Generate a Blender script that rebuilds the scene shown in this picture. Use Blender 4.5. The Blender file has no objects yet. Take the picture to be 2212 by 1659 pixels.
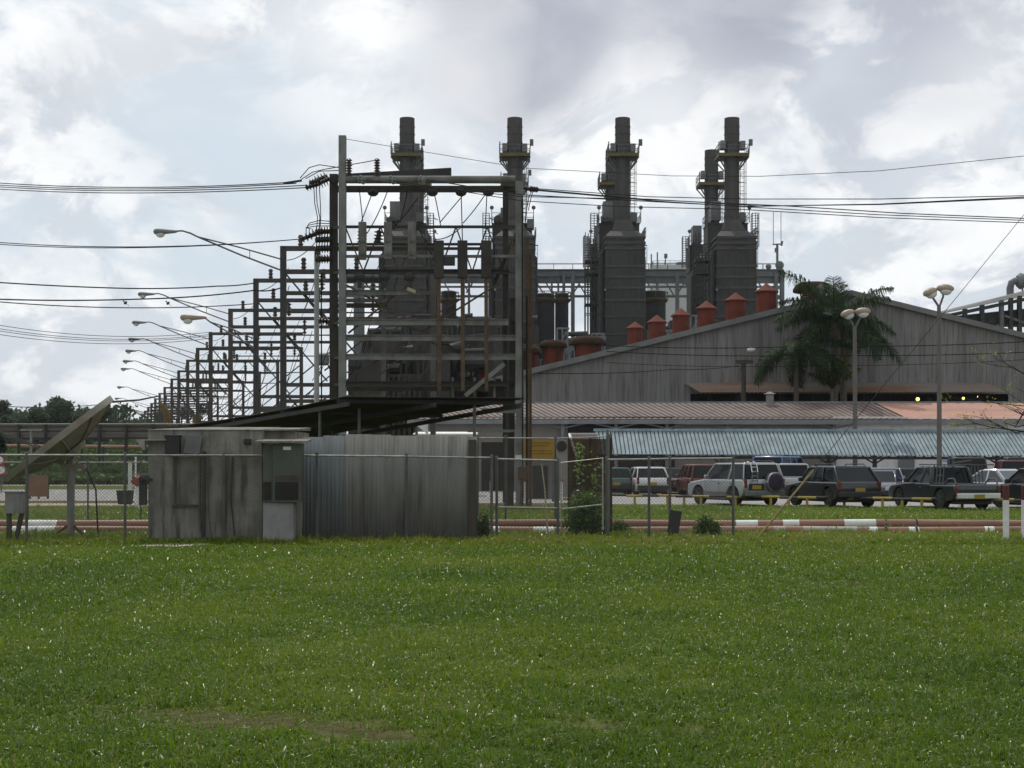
import bpy, math, random
import numpy as np
from mathutils import Vector, Matrix
S = bpy.context.scene
COL = S.collection
FL, CX, HY, EYE = 3072.0, 1106.0, 1003.0, 1.6     # focal length and principal point in picture units (width 2212), eye height
# ---------------------------------------------------------------- camera
cam = bpy.data.cameras.new('camera'); camo = bpy.data.objects.new('camera', cam); COL.objects.link(camo)
camo.location = (0, 0, EYE); camo.rotation_euler = (math.pi/2, 0, 0)
cam.sensor_width = 36.0; cam.lens = 36.0*FL/2212.0; cam.shift_y = (HY-829.5)/2212.0
cam.clip_start = 0.1; cam.clip_end = 12000
S.camera = camo
# ---------------------------------------------------------------- world: hazy blue sky with broken cloud
SUN_EL, SUN_AZ = math.radians(58), math.radians(-14)   # azimuth measured from +Y (ahead) towards +X
SUND = Vector((math.sin(SUN_AZ)*math.cos(SUN_EL), math.cos(SUN_AZ)*math.cos(SUN_EL), math.sin(SUN_EL)))
wd = bpy.data.worlds.new('World'); S.world = wd; wd.use_nodes = True
wn, wl = wd.node_tree.nodes, wd.node_tree.links
wn.clear()
def wnode(t, **k):
    n = wn.new(t)
    for a, b in k.items(): setattr(n, a, b)
    return n
def wmath(op, a, b=None, c=None, clamp=False):
    n = wnode('ShaderNodeMath', operation=op, use_clamp=clamp)
    for i, v in enumerate((a, b, c)):
        if v is None: continue
        if isinstance(v, (int, float)): n.inputs[i].default_value = v
        else: wl.new(v, n.inputs[i])
    return n.outputs[0]
def wmix(f, a, b):
    n = wnode('ShaderNodeMix', data_type='RGBA')
    for s, v in ((n.inputs[0], f), (n.inputs[6], a), (n.inputs[7], b)):
        if isinstance(v, tuple): s.default_value = (*v, 1)
        elif isinstance(v, (int, float)): s.default_value = v
        else: wl.new(v, s)
    return n.outputs[2]
out = wnode('ShaderNodeOutputWorld'); bg = wnode('ShaderNodeBackground'); wl.new(bg.outputs[0], out.inputs[0])
SKYK = 0.1
bg.inputs[1].default_value = SKYK
sky = wnode('ShaderNodeTexSky', sky_type='NISHITA', sun_disc=False, sun_elevation=SUN_EL, sun_rotation=SUN_AZ)
sky.air_density = 1.0; sky.dust_density = 3.0
tc = wnode('ShaderNodeTexCoord')
sep = wnode('ShaderNodeSeparateXYZ'); wl.new(tc.outputs['Generated'], sep.inputs[0])
# flatten directions a little so that cloud forms grow wider towards the horizon
mp = wnode('ShaderNodeMapping'); wl.new(tc.outputs['Generated'], mp.inputs[0]); mp.inputs[3].default_value = (1, 1, 1.55)
mp.inputs[1].default_value = (3.37, 1.2, 0.41)
def wnoise(scale, detail, rough, dist, off):
    m2 = wnode('ShaderNodeMapping'); wl.new(mp.outputs[0], m2.inputs[0]); m2.inputs[1].default_value = off
    n = wnode('ShaderNodeTexNoise'); wl.new(m2.outputs[0], n.inputs['Vector'])
    n.inputs['Scale'].default_value = scale; n.inputs['Detail'].default_value = detail
    n.inputs['Roughness'].default_value = rough; n.inputs['Distortion'].default_value = dist
    return n.outputs['Fac']
def wramp(v, a, b):
    n = wnode('ShaderNodeMapRange', interpolation_type='SMOOTHSTEP'); wl.new(v, n.inputs[0])
    n.inputs[1].default_value = a; n.inputs[2].default_value = b
    return n.outputs[0]
def wblob(px, py, r0, r1):
    d = Vector(((px-CX)/FL, 1.0, (HY-py)/FL)).normalized()
    n = wnode('ShaderNodeVectorMath', operation='DISTANCE'); wl.new(tc.outputs['Generated'], n.inputs[0]); n.inputs[1].default_value = d
    w = wmath('MULTIPLY_ADD', nbig, 0.16, n.outputs['Value'])
    w = wmath('SUBTRACT', w, 0.08)
    m = wnode('ShaderNodeMapRange', interpolation_type='SMOOTHSTEP'); wl.new(w, m.inputs[0])
    m.inputs[1].default_value = r0; m.inputs[2].default_value = r1; m.inputs[3].default_value = 1; m.inputs[4].default_value = 0
    return m.outputs[0]
nbig = wnoise(5.5, 9, 0.55, 0.35, (0, 0, 0))
nmid = wnoise(11, 10, 0.6, 0.5, (4.1, 0.3, 1.7))
nsh = wnoise(7.5, 8, 0.55, 0.2, (7.7, 2.2, 0.9))
cover = wramp(nbig, 0.38, 0.52)
nmid2 = wnoise(11, 10, 0.6, 0.5, (4.1, 0.3, 1.745))
puff = wramp(wmath('MULTIPLY_ADD', wmath('SUBTRACT', nmid, nmid2), 1.1, wmath('MULTIPLY_ADD', nmid, .75, .12)), 0.37, 0.63)
shade = wramp(nsh, 0.47, 0.64)
K = 1.0/SKYK
def kc(*c): return tuple(x*K for x in c)
blue = wmix(0.35, wmix(0.0, sky.outputs[0], (0, 0, 0)), kc(.57, .66, .76))
blue = wmix(0.8, blue, kc(.635, .725, .80))
white = wmix(puff, kc(.63, .68, .745), kc(.95, .965, .975))
grey = kc(.55, .585, .645)
cloud = wmix(wmath('MULTIPLY', shade, 0.42), white, grey)
dk = wmath('MAXIMUM', wblob(1150, 30, .05, .115), wblob(1560, 25, .05, .115))
dk = wmath('MAXIMUM', dk, wmath('MULTIPLY', wblob(2000, 0, .02, .13), .7))
dk = wmath('MAXIMUM', dk, wmath('MULTIPLY', wblob(1810, 250, .0, .075), .4))
dk = wmath('MAXIMUM', dk, wmath('MULTIPLY', wblob(1010, 200, .0, .06), .4))
cloud = wmix(wmath('MULTIPLY', dk, 0.8), cloud, kc(.35, .37, .46))
br = wmath('MAXIMUM', wblob(760, 20, .0, .09), wmath('MULTIPLY', wblob(1440, 250, .02, .12), .75))
br = wmath('MAXIMUM', br, wmath('MULTIPLY', wblob(860, 190, .02, .12), .75))
br = wmath('MAXIMUM', br, wmath('MULTIPLY', wblob(2120, 180, .0, .09), .6))
br = wmath('MAXIMUM', br, wmath('MULTIPLY', wblob(280, 60, .0, .10), .5))
cover = wmath('MAXIMUM', cover, wmath('MAXIMUM', dk, br))
bl = wmath('MAXIMUM', wblob(620, 560, .01, .1), wblob(330, 330, .0, .07))
bl = wmath('MAXIMUM', bl, wmath('MAXIMUM', wblob(1000, 500, .0, .07), wblob(1700, 330, .0, .05)))
cover = wmath('MULTIPLY', cover, wmath('SUBTRACT', 1.0, wmath('MULTIPLY', bl, .5)))
cloud = wmix(wmath('MULTIPLY', br, 0.7), cloud, kc(.95, .96, .965))
skyc = wmix(cover, blue, cloud)
# thick warm-white haze near the horizon; the half of the sky away from the sun is darker, the part round the sun brightest
hz = wmath('POWER', wmath('SUBTRACT', 1.0, wmath('MAXIMUM', sep.outputs[2], 0.0), clamp=True), 14)
skyc = wmix(wmath('MULTIPLY', hz, .35), skyc, kc(.72, .78, .83))
dt = wnode('ShaderNodeVectorMath', operation='DOT_PRODUCT'); wl.new(tc.outputs['Generated'], dt.inputs[0]); dt.inputs[1].default_value = SUND
g = wnode('ShaderNodeMapRange'); wl.new(dt.outputs['Value'], g.inputs[0]); g.inputs[1].default_value = -0.5; g.inputs[2].default_value = 0.5
g.inputs[3].default_value = 0.74; g.inputs[4].default_value = 1.06
# brightening added low in the unseen sky behind the camera, to fill walls facing it
low = wmath('POWER', wmath('SUBTRACT', 1.0, wmath('ABSOLUTE', sep.outputs[2]), clamp=True), 8)
bk = wnode('ShaderNodeMapRange'); wl.new(sep.outputs[1], bk.inputs[0]); bk.inputs[1].default_value = .1; bk.inputs[2].default_value = -.5
fac = wmath('MULTIPLY', g.outputs[0], wmath('MULTIPLY_ADD', wmath('MULTIPLY', low, bk.outputs[0]), .75, 1.0))
fin = wnode('ShaderNodeVectorMath', operation='SCALE'); wl.new(skyc, fin.inputs[0]); wl.new(fac, fin.inputs['Scale'])
wl.new(fin.outputs[0], bg.inputs[0])
# ---------------------------------------------------------------- sun and exposure
sl = bpy.data.lights.new('sun', 'SUN'); sl.energy = 2.2; sl.angle = math.radians(0.53); sl.color = (1.0, .95, .87)
so = bpy.data.objects.new('sun', sl); COL.objects.link(so)
so.rotation_euler = (-SUND).to_track_quat('-Z', 'Y').to_euler()
S.view_settings.view_transform = 'Standard'; S.view_settings.look = 'None'
S.view_settings.exposure = 0.0; S.view_settings.gamma = 1.0

HAZE = 0.00011
# ---------------------------------------------------------------- helpers
R = random.Random(7)
def W(px, py, D): return Vector(((px-CX)/FL*D, D, EYE+(HY-py)/FL*D))
def Wx(px, D): return (px-CX)/FL*D
def Wz(py, D): return EYE+(HY-py)/FL*D
def Dg(y): return EYE*FL/(y-HY)                      # distance of the ground point seen at picture height y
ORG = {}
def tag(o, label=None, cat=None, group=None, kind=None):
    if label: o['label'] = label
    if cat: o['category'] = cat
    if group: o['group'] = group
    if kind: o['kind'] = kind
    return o
def thing(name, label, cat, loc=(0, 0, 0), group=None, rotz=0.0):
    o = bpy.data.objects.new(name, None); COL.objects.link(o); o.empty_display_size = .2
    o.location = loc; o.rotation_euler = (0, 0, rotz); ORG[o.name] = Vector(loc)
    return tag(o, label, cat, group)
def thing_local(name, label, cat, loc, group=None, rotz=0.0):   # children are modelled in local coordinates
    o = thing(name, label, cat, loc, group, rotz); ORG[o.name] = Vector((0, 0, 0)); return o
def copy_tree(o, parent=None):
    c = o.copy(); COL.objects.link(c)
    if parent: c.parent = parent
    ORG[c.name] = ORG.get(o.name, Vector((0, 0, 0)))
    for ch in [x for x in bpy.data.objects if x.parent == o]: copy_tree(ch, c)
    return c
def relabel(c, label, group=None):
    c['label'] = label
    if group: c['group'] = group
    return c
class MB:
    def __init__(s): s.v = []; s.f = []; s.m = []; s.g = []
    def add(s, vs, fs, mi=0):
        b = len(s.v); s.g.append((b, len(s.f))); s.v += [tuple(v) for v in vs]; s.f += [tuple(i+b for i in f) for f in fs]; s.m += [mi]*len(fs); return s
    def box(s, c, d, rot=None, mi=0):
        x, y, z = d[0]/2, d[1]/2, d[2]/2
        vs = [Vector(p) for p in ((-x,-y,-z),(x,-y,-z),(x,y,-z),(-x,y,-z),(-x,-y,z),(x,-y,z),(x,y,z),(-x,y,z))]
        if rot is not None: vs = [rot @ v for v in vs]
        c = Vector(c)
        return s.add([v+c for v in vs], [(3,2,1,0),(4,5,6,7),(0,1,5,4),(1,2,6,5),(2,3,7,6),(3,0,4,7)], mi)
    def span(s, a, b, mi=0):
        a, b = Vector(a), Vector(b); return s.box((a+b)/2, (abs(b.x-a.x), abs(b.y-a.y), abs(b.z-a.z)), None, mi)
    def bar(s, p, q, w, h=None, mi=0):
        p, q = Vector(p), Vector(q); d = q-p; L = d.length
        if L < 1e-6: return s
        return s.box((p+q)/2, (w, h or w, L), d.to_track_quat('Z', 'Y').to_matrix(), mi)
    def ibeam(s, p, q, w, h):           # H-section: two flanges and a web
        p, q = Vector(p), Vector(q); d = q-p; m = d.to_track_quat('Z', 'Y').to_matrix(); c = (p+q)/2; L = d.length
        s.box(c, (w*.25, h*.8, L), m); s.box(c+m@Vector((0, h*.45, 0)), (w, h*.1, L), m); return s.box(c-m@Vector((0, h*.45, 0)), (w, h*.1, L), m)
    def tube(s, pts, r, n=6, cap=True):
        pts = [Vector(p) for p in pts]; rs = r if isinstance(r, (list, tuple)) else [r]*len(pts)
        vs, fs = [], []; up = Vector((.13, .21, .97))
        for i, p in enumerate(pts):
            t = (pts[min(i+1, len(pts)-1)]-pts[max(i-1, 0)]).normalized()
            u = t.cross(up)
            if u.length < .05: u = t.cross(Vector((1, 0, 0)))
            u.normalize(); w = u.cross(t)
            for k in range(n):
                a = 2*math.pi*k/n; vs.append(p+(u*math.cos(a)+w*math.sin(a))*rs[i])
        for i in range(len(pts)-1):
            for k in range(n):
                k2 = (k+1) % n; fs.append((i*n+k, i*n+k2, (i+1)*n+k2, (i+1)*n+k))
        if cap: fs += [tuple(range(n-1, -1, -1)), tuple((len(pts)-1)*n+k for k in range(n))]
        return s.add(vs, fs)
    def lathe(s, c, prof, n=20, mat=None, mi=0, cap=True):
        c = Vector(c); vs, fs = [], []
        for r, z in prof:
            for k in range(n):
                a = 2*math.pi*k/n; v = Vector((r*math.cos(a), r*math.sin(a), z)); vs.append(c+(mat@v if mat else v))
        for i in range(len(prof)-1):
            for k in range(n):
                k2 = (k+1) % n; fs.append((i*n+k, i*n+k2, (i+1)*n+k2, (i+1)*n+k))
        if cap: fs += [tuple(range(n-1, -1, -1)), tuple((len(prof)-1)*n+k for k in range(n))]
        return s.add(vs, fs, mi)
    def prism(s, poly, d, mi=0):        # polygon of 3-D points pushed along d
        d = Vector(d); poly = [Vector(p) for p in poly]; n = len(poly)
        return s.add(poly+[p+d for p in poly], [tuple(range(n-1, -1, -1)), tuple(range(n, 2*n))]+[(i, (i+1) % n, n+(i+1) % n, n+i) for i in range(n)], mi)
    def hull8(s, a, b, mi=0):           # two quads joined
        return s.add(list(a)+list(b), [(3,2,1,0),(4,5,6,7),(0,1,5,4),(1,2,6,5),(2,3,7,6),(3,0,4,7)], mi)
    def ball(s, c, r, sc=(1,1,1), nu=12, nv=8, mat=None):
        c = Vector(c); vs, fs = [], []
        for j in range(nv+1):
            t = math.pi*j/nv
            for i in range(nu):
                a = 2*math.pi*i/nu; v = Vector((r*sc[0]*math.sin(t)*math.cos(a), r*sc[1]*math.sin(t)*math.sin(a), r*sc[2]*math.cos(t)))
                vs.append(c+(mat@v if mat else v))
        for j in range(nv):
            for i in range(nu): fs.append((j*nu+i, (j+1)*nu+i, (j+1)*nu+(i+1) % nu, j*nu+(i+1) % nu))
        return s.add(vs, fs)
    def corr(s, p0, pu, pv, n, amp, per=6):   # corrugated sheet from p0 along pu (waves) and pv
        p0, pu, pv = Vector(p0), Vector(pu), Vector(pv); nm = pu.cross(pv).normalized(); m = n*per
        vs = []
        for j in range(2):
            for i in range(m+1): vs.append(p0+pu*(i/m)+pv*j+nm*amp*math.sin(2*math.pi*i/per))
        return s.add(vs, [(i, i+1, m+2+i, m+1+i) for i in range(m)])
    def each(s, name, mat, parent, k=1, **kw):   # one part per k shapes added
        g = s.g[::k]+[(len(s.v), len(s.f))]; o = None
        for (v0, f0), (v1, f1) in zip(g, g[1:]):
            q = MB(); q.v = s.v[v0:v1]; q.f = [tuple(i-v0 for i in f) for f in s.f[f0:f1]]; q.m = s.m[f0:f1]; o = q.build(name, mat, parent, **kw)
        return o
    def build(s, name, mat, parent=None, loc=None, smooth=False, bevel=0, solid=0):
        org = ORG[parent.name] if parent else Vector(loc if loc is not None else (0, 0, 0))
        me = bpy.data.meshes.new(name); me.from_pydata([(v[0]-org.x, v[1]-org.y, v[2]-org.z) for v in s.v], [], s.f)
        for mm in (mat if isinstance(mat, (list, tuple)) else [mat]): me.materials.append(mm)
        if any(s.m): me.polygons.foreach_set('material_index', s.m)
        me.validate(); me.update()
        o = bpy.data.objects.new(name, me); COL.objects.link(o)
        if parent: o.parent = parent
        else: o.location = org
        ORG[o.name] = org
        if smooth:
            me.polygons.foreach_set('use_smooth', [True]*len(me.polygons))
            me.set_sharp_from_angle(angle=math.radians(smooth if smooth > 1 else 40))
        if bevel:
            b = o.modifiers.new('bevel', 'BEVEL'); b.width = bevel; b.segments = 2; b.limit_method = 'ANGLE'; b.angle_limit = math.radians(35)
        if solid:
            b = o.modifiers.new('solid', 'SOLIDIFY'); b.thickness = solid; b.offset = 0
        return o
def np_mesh(name, verts, quads, tris, mat, parent=None, attr=None, loc=(0, 0, 0)):
    org = np.array(ORG[parent.name] if parent else loc)
    me = bpy.data.meshes.new(name); nv, nq, nt = len(verts), len(quads), len(tris)
    me.vertices.add(nv); me.vertices.foreach_set('co', (np.asarray(verts)-org).astype('f').ravel())
    me.loops.add(nq*4+nt*3); me.polygons.add(nq+nt)
    li = np.concatenate([np.asarray(quads, 'i').ravel(), np.asarray(tris, 'i').ravel()]) if nt else np.asarray(quads, 'i').ravel()
    me.loops.foreach_set('vertex_index', li)
    ls = np.concatenate([np.arange(nq)*4, nq*4+np.arange(nt)*3]).astype('i')
    me.polygons.foreach_set('loop_start', ls)
    me.materials.append(mat); me.update(calc_edges=True); me.validate()
    for k, v in (attr or {}).items():
        a = me.attributes.new(k, 'FLOAT', 'POINT'); a.data.foreach_set('value', np.asarray(v, 'f'))
    o = bpy.data.objects.new(name, me); COL.objects.link(o)
    if parent: o.parent = parent
    else: o.location = org
    ORG[o.name] = Vector(org); return o

# ---------------------------------------------------------------- materials
MATS = {}
def M(name, c1, c2=None, rough=.7, metal=0., scale=2., stretch=(1, 1, 1), stain=None, stain_amt=.5, stain_scale=(3, 3, .25), bump=0., bscale=30., spec=.4, lo=.35, hi=.65, detail=6, s_lo=.5, s_hi=.72):
    if name in MATS: return MATS[name]
    m = bpy.data.materials.new(name); m.use_nodes = True; n, l = m.node_tree.nodes, m.node_tree.links
    b = n['Principled BSDF']; b.inputs['Roughness'].default_value = rough; b.inputs['Metallic'].default_value = metal
    b.inputs['Specular IOR Level'].default_value = spec
    t = n.new('ShaderNodeTexCoord')
    def noise(sc, st, det=detail):
        mp = n.new('ShaderNodeMapping'); mp.inputs[3].default_value = st; l.new(t.outputs['Object'], mp.inputs[0])
        x = n.new('ShaderNodeTexNoise'); x.inputs['Scale'].default_value = sc; x.inputs['Detail'].default_value = det; x.inputs['Roughness'].default_value = .62
        l.new(mp.outputs[0], x.inputs['Vector']); return x.outputs['Fac']
    def ramp(v, a, b_):
        r = n.new('ShaderNodeMapRange'); r.inputs[1].default_value = a; r.inputs[2].default_value = b_; l.new(v, r.inputs[0]); return r.outputs[0]
    def mix(f, a, c):
        x = n.new('ShaderNodeMix'); x.data_type = 'RGBA'
        l.new(f, x.inputs[0])
        for s, v in ((x.inputs[6], a), (x.inputs[7], c)):
            if isinstance(v, tuple): s.default_value = (*v, 1)
            else: l.new(v, s)
        return x.outputs[2]
    c2 = c2 or tuple(x*.68 for x in c1)
    col = mix(ramp(noise(scale, stretch), lo, hi), c1, c2)
    if stain:
        f = ramp(noise(1.0, stain_scale), s_lo, s_hi)
        k = n.new('ShaderNodeMath'); k.operation = 'MULTIPLY'; l.new(f, k.inputs[0]); k.inputs[1].default_value = stain_amt
        col = mix(k.outputs[0], col, stain)
    l.new(col, b.inputs['Base Color'])
    if bump:
        bp = n.new('ShaderNodeBump'); bp.inputs['Strength'].default_value = bump; bp.inputs['Distance'].default_value = .02
        l.new(noise(bscale, (1, 1, 1)), bp.inputs['Height']); l.new(bp.outputs[0], b.inputs['Normal'])
    MATS[name] = m; return m
def M_leaf(name, cols, rough=.4, trans=.35, spec=.5):   # colours along the 'tint' attribute
    if name in MATS: return MATS[name]
    m = bpy.data.materials.new(name); m.use_nodes = True; n, l = m.node_tree.nodes, m.node_tree.links
    b = n['Principled BSDF']; b.inputs['Roughness'].default_value = rough; b.inputs['Specular IOR Level'].default_value = spec
    a = n.new('ShaderNodeAttribute'); a.attribute_name = 'tint'
    r = n.new('ShaderNodeValToRGB'); e = r.color_ramp.elements
    while len(e) < len(cols): e.new(.5)
    for i, (p, c) in enumerate(cols): e[i].position = p; e[i].color = (*c, 1)
    l.new(a.outputs['Fac'], r.inputs[0]); l.new(r.outputs[0], b.inputs['Base Color'])
    tr = n.new('ShaderNodeBsdfTranslucent'); l.new(r.outputs[0], tr.inputs[0])
    mx = n.new('ShaderNodeMixShader'); mx.inputs[0].default_value = trans
    l.new(b.outputs[0], mx.inputs[1]); l.new(tr.outputs[0], mx.inputs[2]); l.new(mx.outputs[0], n['Material Output'].inputs[0])
    MATS[name] = m; return m
def M_emit(name, c, k):
    m = bpy.data.materials.new(name); m.use_nodes = True; b = m.node_tree.nodes['Principled BSDF']
    b.inputs['Base Color'].default_value = (*c, 1); b.inputs['Emission Color'].default_value = (*c, 1); b.inputs['Emission Strength'].default_value = k
    MATS[name] = m; return m
concrete = M('stained concrete', (.265, .25, .22), (.17, .16, .138), rough=.95, spec=.1, scale=1.6, lo=.4, hi=.6, stain=(.035, .031, .026), stain_amt=.75, stain_scale=(4.2, 4.2, .45), s_lo=.50, s_hi=.64, bump=.3, bscale=25)
concrete_pale = M('pale rendered concrete', (.27, .262, .255), (.19, .185, .175), .9, stain=(.12, .1, .08), stain_amt=.6, stain_scale=(5, 5, .7), bump=.2)
portal_mat = M('weathered precast beam', (.082, .073, .064), (.046, .04, .034), .85, stain=(.03, .024, .018), stain_amt=.6, stain_scale=(2, 2, .5), scale=.9)
portal_dark = M('dark tarred post', (.028, .026, .025), (.05, .047, .043), .8)
gal = M('dull galvanised steel', (.14, .14, .135), (.085, .085, .08), .6, .35, scale=3)
gal_rail = M('bare galvanised pipe', (.46, .45, .42), (.28, .26, .23), .38, .75, scale=6)
mesh_wire = M('dull fence wire', (.16, .15, .13), (.10, .09, .08), .6, .4)
rust = M('rusty steel', (.12, .07, .035), (.06, .04, .025), .85, scale=4)
darksteel = M('dark sooty steel', (.05, .048, .045), (.028, .027, .026), .75, .2, scale=1.5)
cable = M('black cable', (.010, .010, .010), (.016, .015, .014), .9, spec=.05)
wire_far = M('aluminium conductor', (.035, .034, .033), (.025, .025, .025), .9, spec=.08)
porcelain = M('brown porcelain', (.045, .028, .02), (.03, .02, .015), .3, spec=.5)
porcelain_grey = M('grey porcelain', (.22, .235, .22), (.16, .17, .16), .3, spec=.5)
stackmat = M('sooty boiler cladding', (.072, .067, .060), (.040, .038, .034), .85, .0, scale=.55, stretch=(1, 1, .35), stain=(.035, .033, .03), stain_amt=.6, stain_scale=(.8, .8, .12), bump=.25, bscale=4)
stackmat2 = M('dark ribbed boiler casing', (.052, .05, .045), (.03, .029, .026), .85, .0, scale=.4, stain=(.025, .024, .022), stain_amt=.6, stain_scale=(.9, .9, .1))
paleclad = M('pale duct cladding', (.19, .19, .187), (.12, .12, .117), .7, scale=.6)
yellowrail = M('dirty yellow paint', (.13, .09, .026), (.08, .058, .02), .7, scale=3)
rackmat = M('grey rack steel', (.17, .173, .178), (.115, .118, .122), .75, scale=.5)
hallmat = M('weathered grey hall cladding', (.235, .225, .215), (.165, .158, .15), .9, spec=.15, scale=.35, stretch=(2.2, 2.2, .22), stain=(.06, .055, .05), stain_amt=.6, stain_scale=(6, 6, .35), lo=.36, hi=.66, s_lo=.47, s_hi=.66)
hallroof = M('grey sheet roof', (.18, .175, .17), (.12, .117, .113), .7, scale=.6)
ventred = M('faded red roof vent', (.145, .034, .019), (.10, .026, .016), .8, spec=.15, scale=1.1, stain=(.07, .022, .015), stain_amt=.5, stain_scale=(2, 2, .4))
ventbrown = M('rust brown vent hood', (.045, .021, .011), (.028, .018, .011), .9, spec=.1, scale=1.3, stain=(.035, .032, .016), stain_amt=.6)
brownroof = M('brown ribbed roof', (.19, .138, .12), (.14, .104, .09), .75, scale=.8, stain=(.06, .045, .04), stain_amt=.5, stain_scale=(1.2, .3, .3))
pinkroof = M('salmon sheet roof', (.42, .215, .155), (.35, .185, .137), .7, scale=.7, stain=(.33, .17, .13), stain_amt=.5, stain_scale=(.5, 2, 2))
gutter = M('grey gutter board', (.22, .225, .235), (.16, .165, .172), .6, scale=1)
whitewall = M('dull white wall', (.84, .82, .80), (.76, .74, .72), .9, scale=.7, stain=(.33, .3, .28), stain_amt=.4)
creamwall = M('grubby cream wall', (.25, .23, .21), (.19, .175, .155), .9, scale=.8)
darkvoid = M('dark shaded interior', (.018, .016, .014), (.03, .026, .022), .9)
canopyshade = M('shade painted canopy valley', (.07, .085, .092), (.045, .055, .06), .9, spec=.1)  # darker colour stands in for the shade between the canopy ribs
roofshade = M('shade painted roof valley', (.05, .037, .032), (.035, .027, .024), .9, spec=.1)  # shading stripes of the brown roof ribs, put into the valley colour
bluecanopy = M('blue grey corrugated sheet', (.30, .37, .395), (.22, .265, .28), .85, 0., spec=.15, scale=1.2, stain=(.10, .10, .095), stain_amt=.5, stain_scale=(6, 1, 1))
rustroof = M('rusting awning sheet', (.2, .17, .145), (.21, .10, .055), .85, scale=.35, stretch=(.6, 3, 3), stain=(.2, .19, .18), stain_amt=.4, stain_scale=(.8, 3, 3), lo=.42, hi=.6)
zinc = M('stained zinc sheet', (.23, .226, .208), (.17, .165, .148), .85, 0., spec=.2, scale=1.6, stretch=(3, 3, .3), stain=(.07, .066, .055), stain_amt=.7, stain_scale=(5, 5, .6))
zinc_blue = M('blue grey zinc sheet', (.17, .19, .195), (.13, .142, .145), .75, .0, spec=.25, scale=2, stretch=(3, 3, .3))
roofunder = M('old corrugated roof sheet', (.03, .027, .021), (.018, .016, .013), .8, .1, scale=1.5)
woodold = M('old grey timber', (.075, .062, .048), (.045, .037, .03), .9, scale=2, stretch=(4, 4, .4))
whitepaint = M('chalky white paint', (.74, .73, .70), (.58, .57, .54), .7, scale=3)
redpaint = M('dull red paint', (.30, .035, .03), (.2, .03, .025), .6, scale=4)
pipebrown = M('red brown pipe coating', (.30, .15, .10), (.20, .105, .075), .6, scale=1.2, stretch=(.6, 3, 3), stain=(.38, .24, .18), stain_amt=.5, stain_scale=(.6, 4, 4))
pipegrey = M('pale grey pipe band', (.40, .35, .30), (.30, .26, .225), .6, scale=2)
yellowpaint = M('yellow kerb paint', (.40, .30, .04), (.28, .21, .05), .6, scale=4)
blackpaint = M('black kerb paint', (.022, .022, .025), (.04, .04, .04), .6, scale=4)
signyellow = M('faded yellow board', (.36, .205, .010), (.27, .155, .010), .6, scale=2)
signink = M('dull brown ink', (.10, .06, .02), (.13, .08, .02), .8)
dishmat = M('weathered dish fibreglass', (.27, .245, .20), (.16, .145, .11), .6, scale=1.2, stain=(.16, .10, .05), stain_amt=.7, stain_scale=(1.2, 1.2, 2.2))
cabinet = M('pale green cabinet enamel', (.075, .084, .07), (.055, .061, .05), .6, scale=2, stain=(.12, .10, .07), stain_amt=.4)
asphalt = M('sun bleached asphalt', (.28, .27, .255), (.215, .205, .195), .85, scale=.5, bump=.3, bscale=40)
kerbmat = M('pale pink kerb', (.42, .31, .27), (.30, .22, .19), .8, scale=2)
lampgrey = M('grey lamp housing', (.2, .205, .205), (.15, .155, .155), .6, 0., scale=3)
lamptan = M('yellowed lamp housing', (.34, .28, .2), (.27, .22, .155), .5, scale=3)
lamplens = M('clouded lamp lens', (.6, .6, .56), (.5, .5, .46), .25, scale=3, spec=.6)
trunkmat = M('rough bark', (.05, .042, .033), (.03, .025, .02), .95, scale=3, stretch=(3, 3, .5), bump=.4)
palmtrunk = M('ringed palm trunk', (.12, .10, .08), (.075, .065, .055), .9, scale=3, stretch=(.5, .5, 5))

# ================================================================ GROUND
def vnoise(x, y, s, seed=0):     # cheap smooth 2-D value noise, vectorised
    x = np.asarray(x, float)/s+seed*17.3; y = np.asarray(y, float)/s+seed*9.1
    xi, yi = np.floor(x).astype(np.int64), np.floor(y).astype(np.int64); fx, fy = x-xi, y-yi
    fx = fx*fx*(3-2*fx); fy = fy*fy*(3-2*fy)
    def h(a, b):
        n = (a*374761393+b*668265263+seed*974711) & 0x7fffffff; n = ((n ^ (n >> 13))*1274126177) & 0x7fffffff
        return ((n ^ (n >> 16)) & 0xffff)/65535.
    return (h(xi, yi)*(1-fx)+h(xi+1, yi)*fx)*(1-fy)+(h(xi, yi+1)*(1-fx)+h(xi+1, yi+1)*fx)*fy
def fbm(x, y, s, seed=0): return (vnoise(x, y, s, seed)+.5*vnoise(x, y, s/2.1, seed+1)+.25*vnoise(x, y, s/4.3, seed+2))/1.75
TRACKS = [[(-60, 1512), (160, 1525), (340, 1537), (560, 1556), (800, 1580), (1000, 1610), (1260, 1668)],
          [(930, 1524), (1120, 1540), (1300, 1562), (1500, 1578)], [(700, 1566), (860, 1560), (1010, 1545)], [(-30, 1185.5), (200, 1184.5), (380, 1181), (480, 1177)]]
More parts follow.
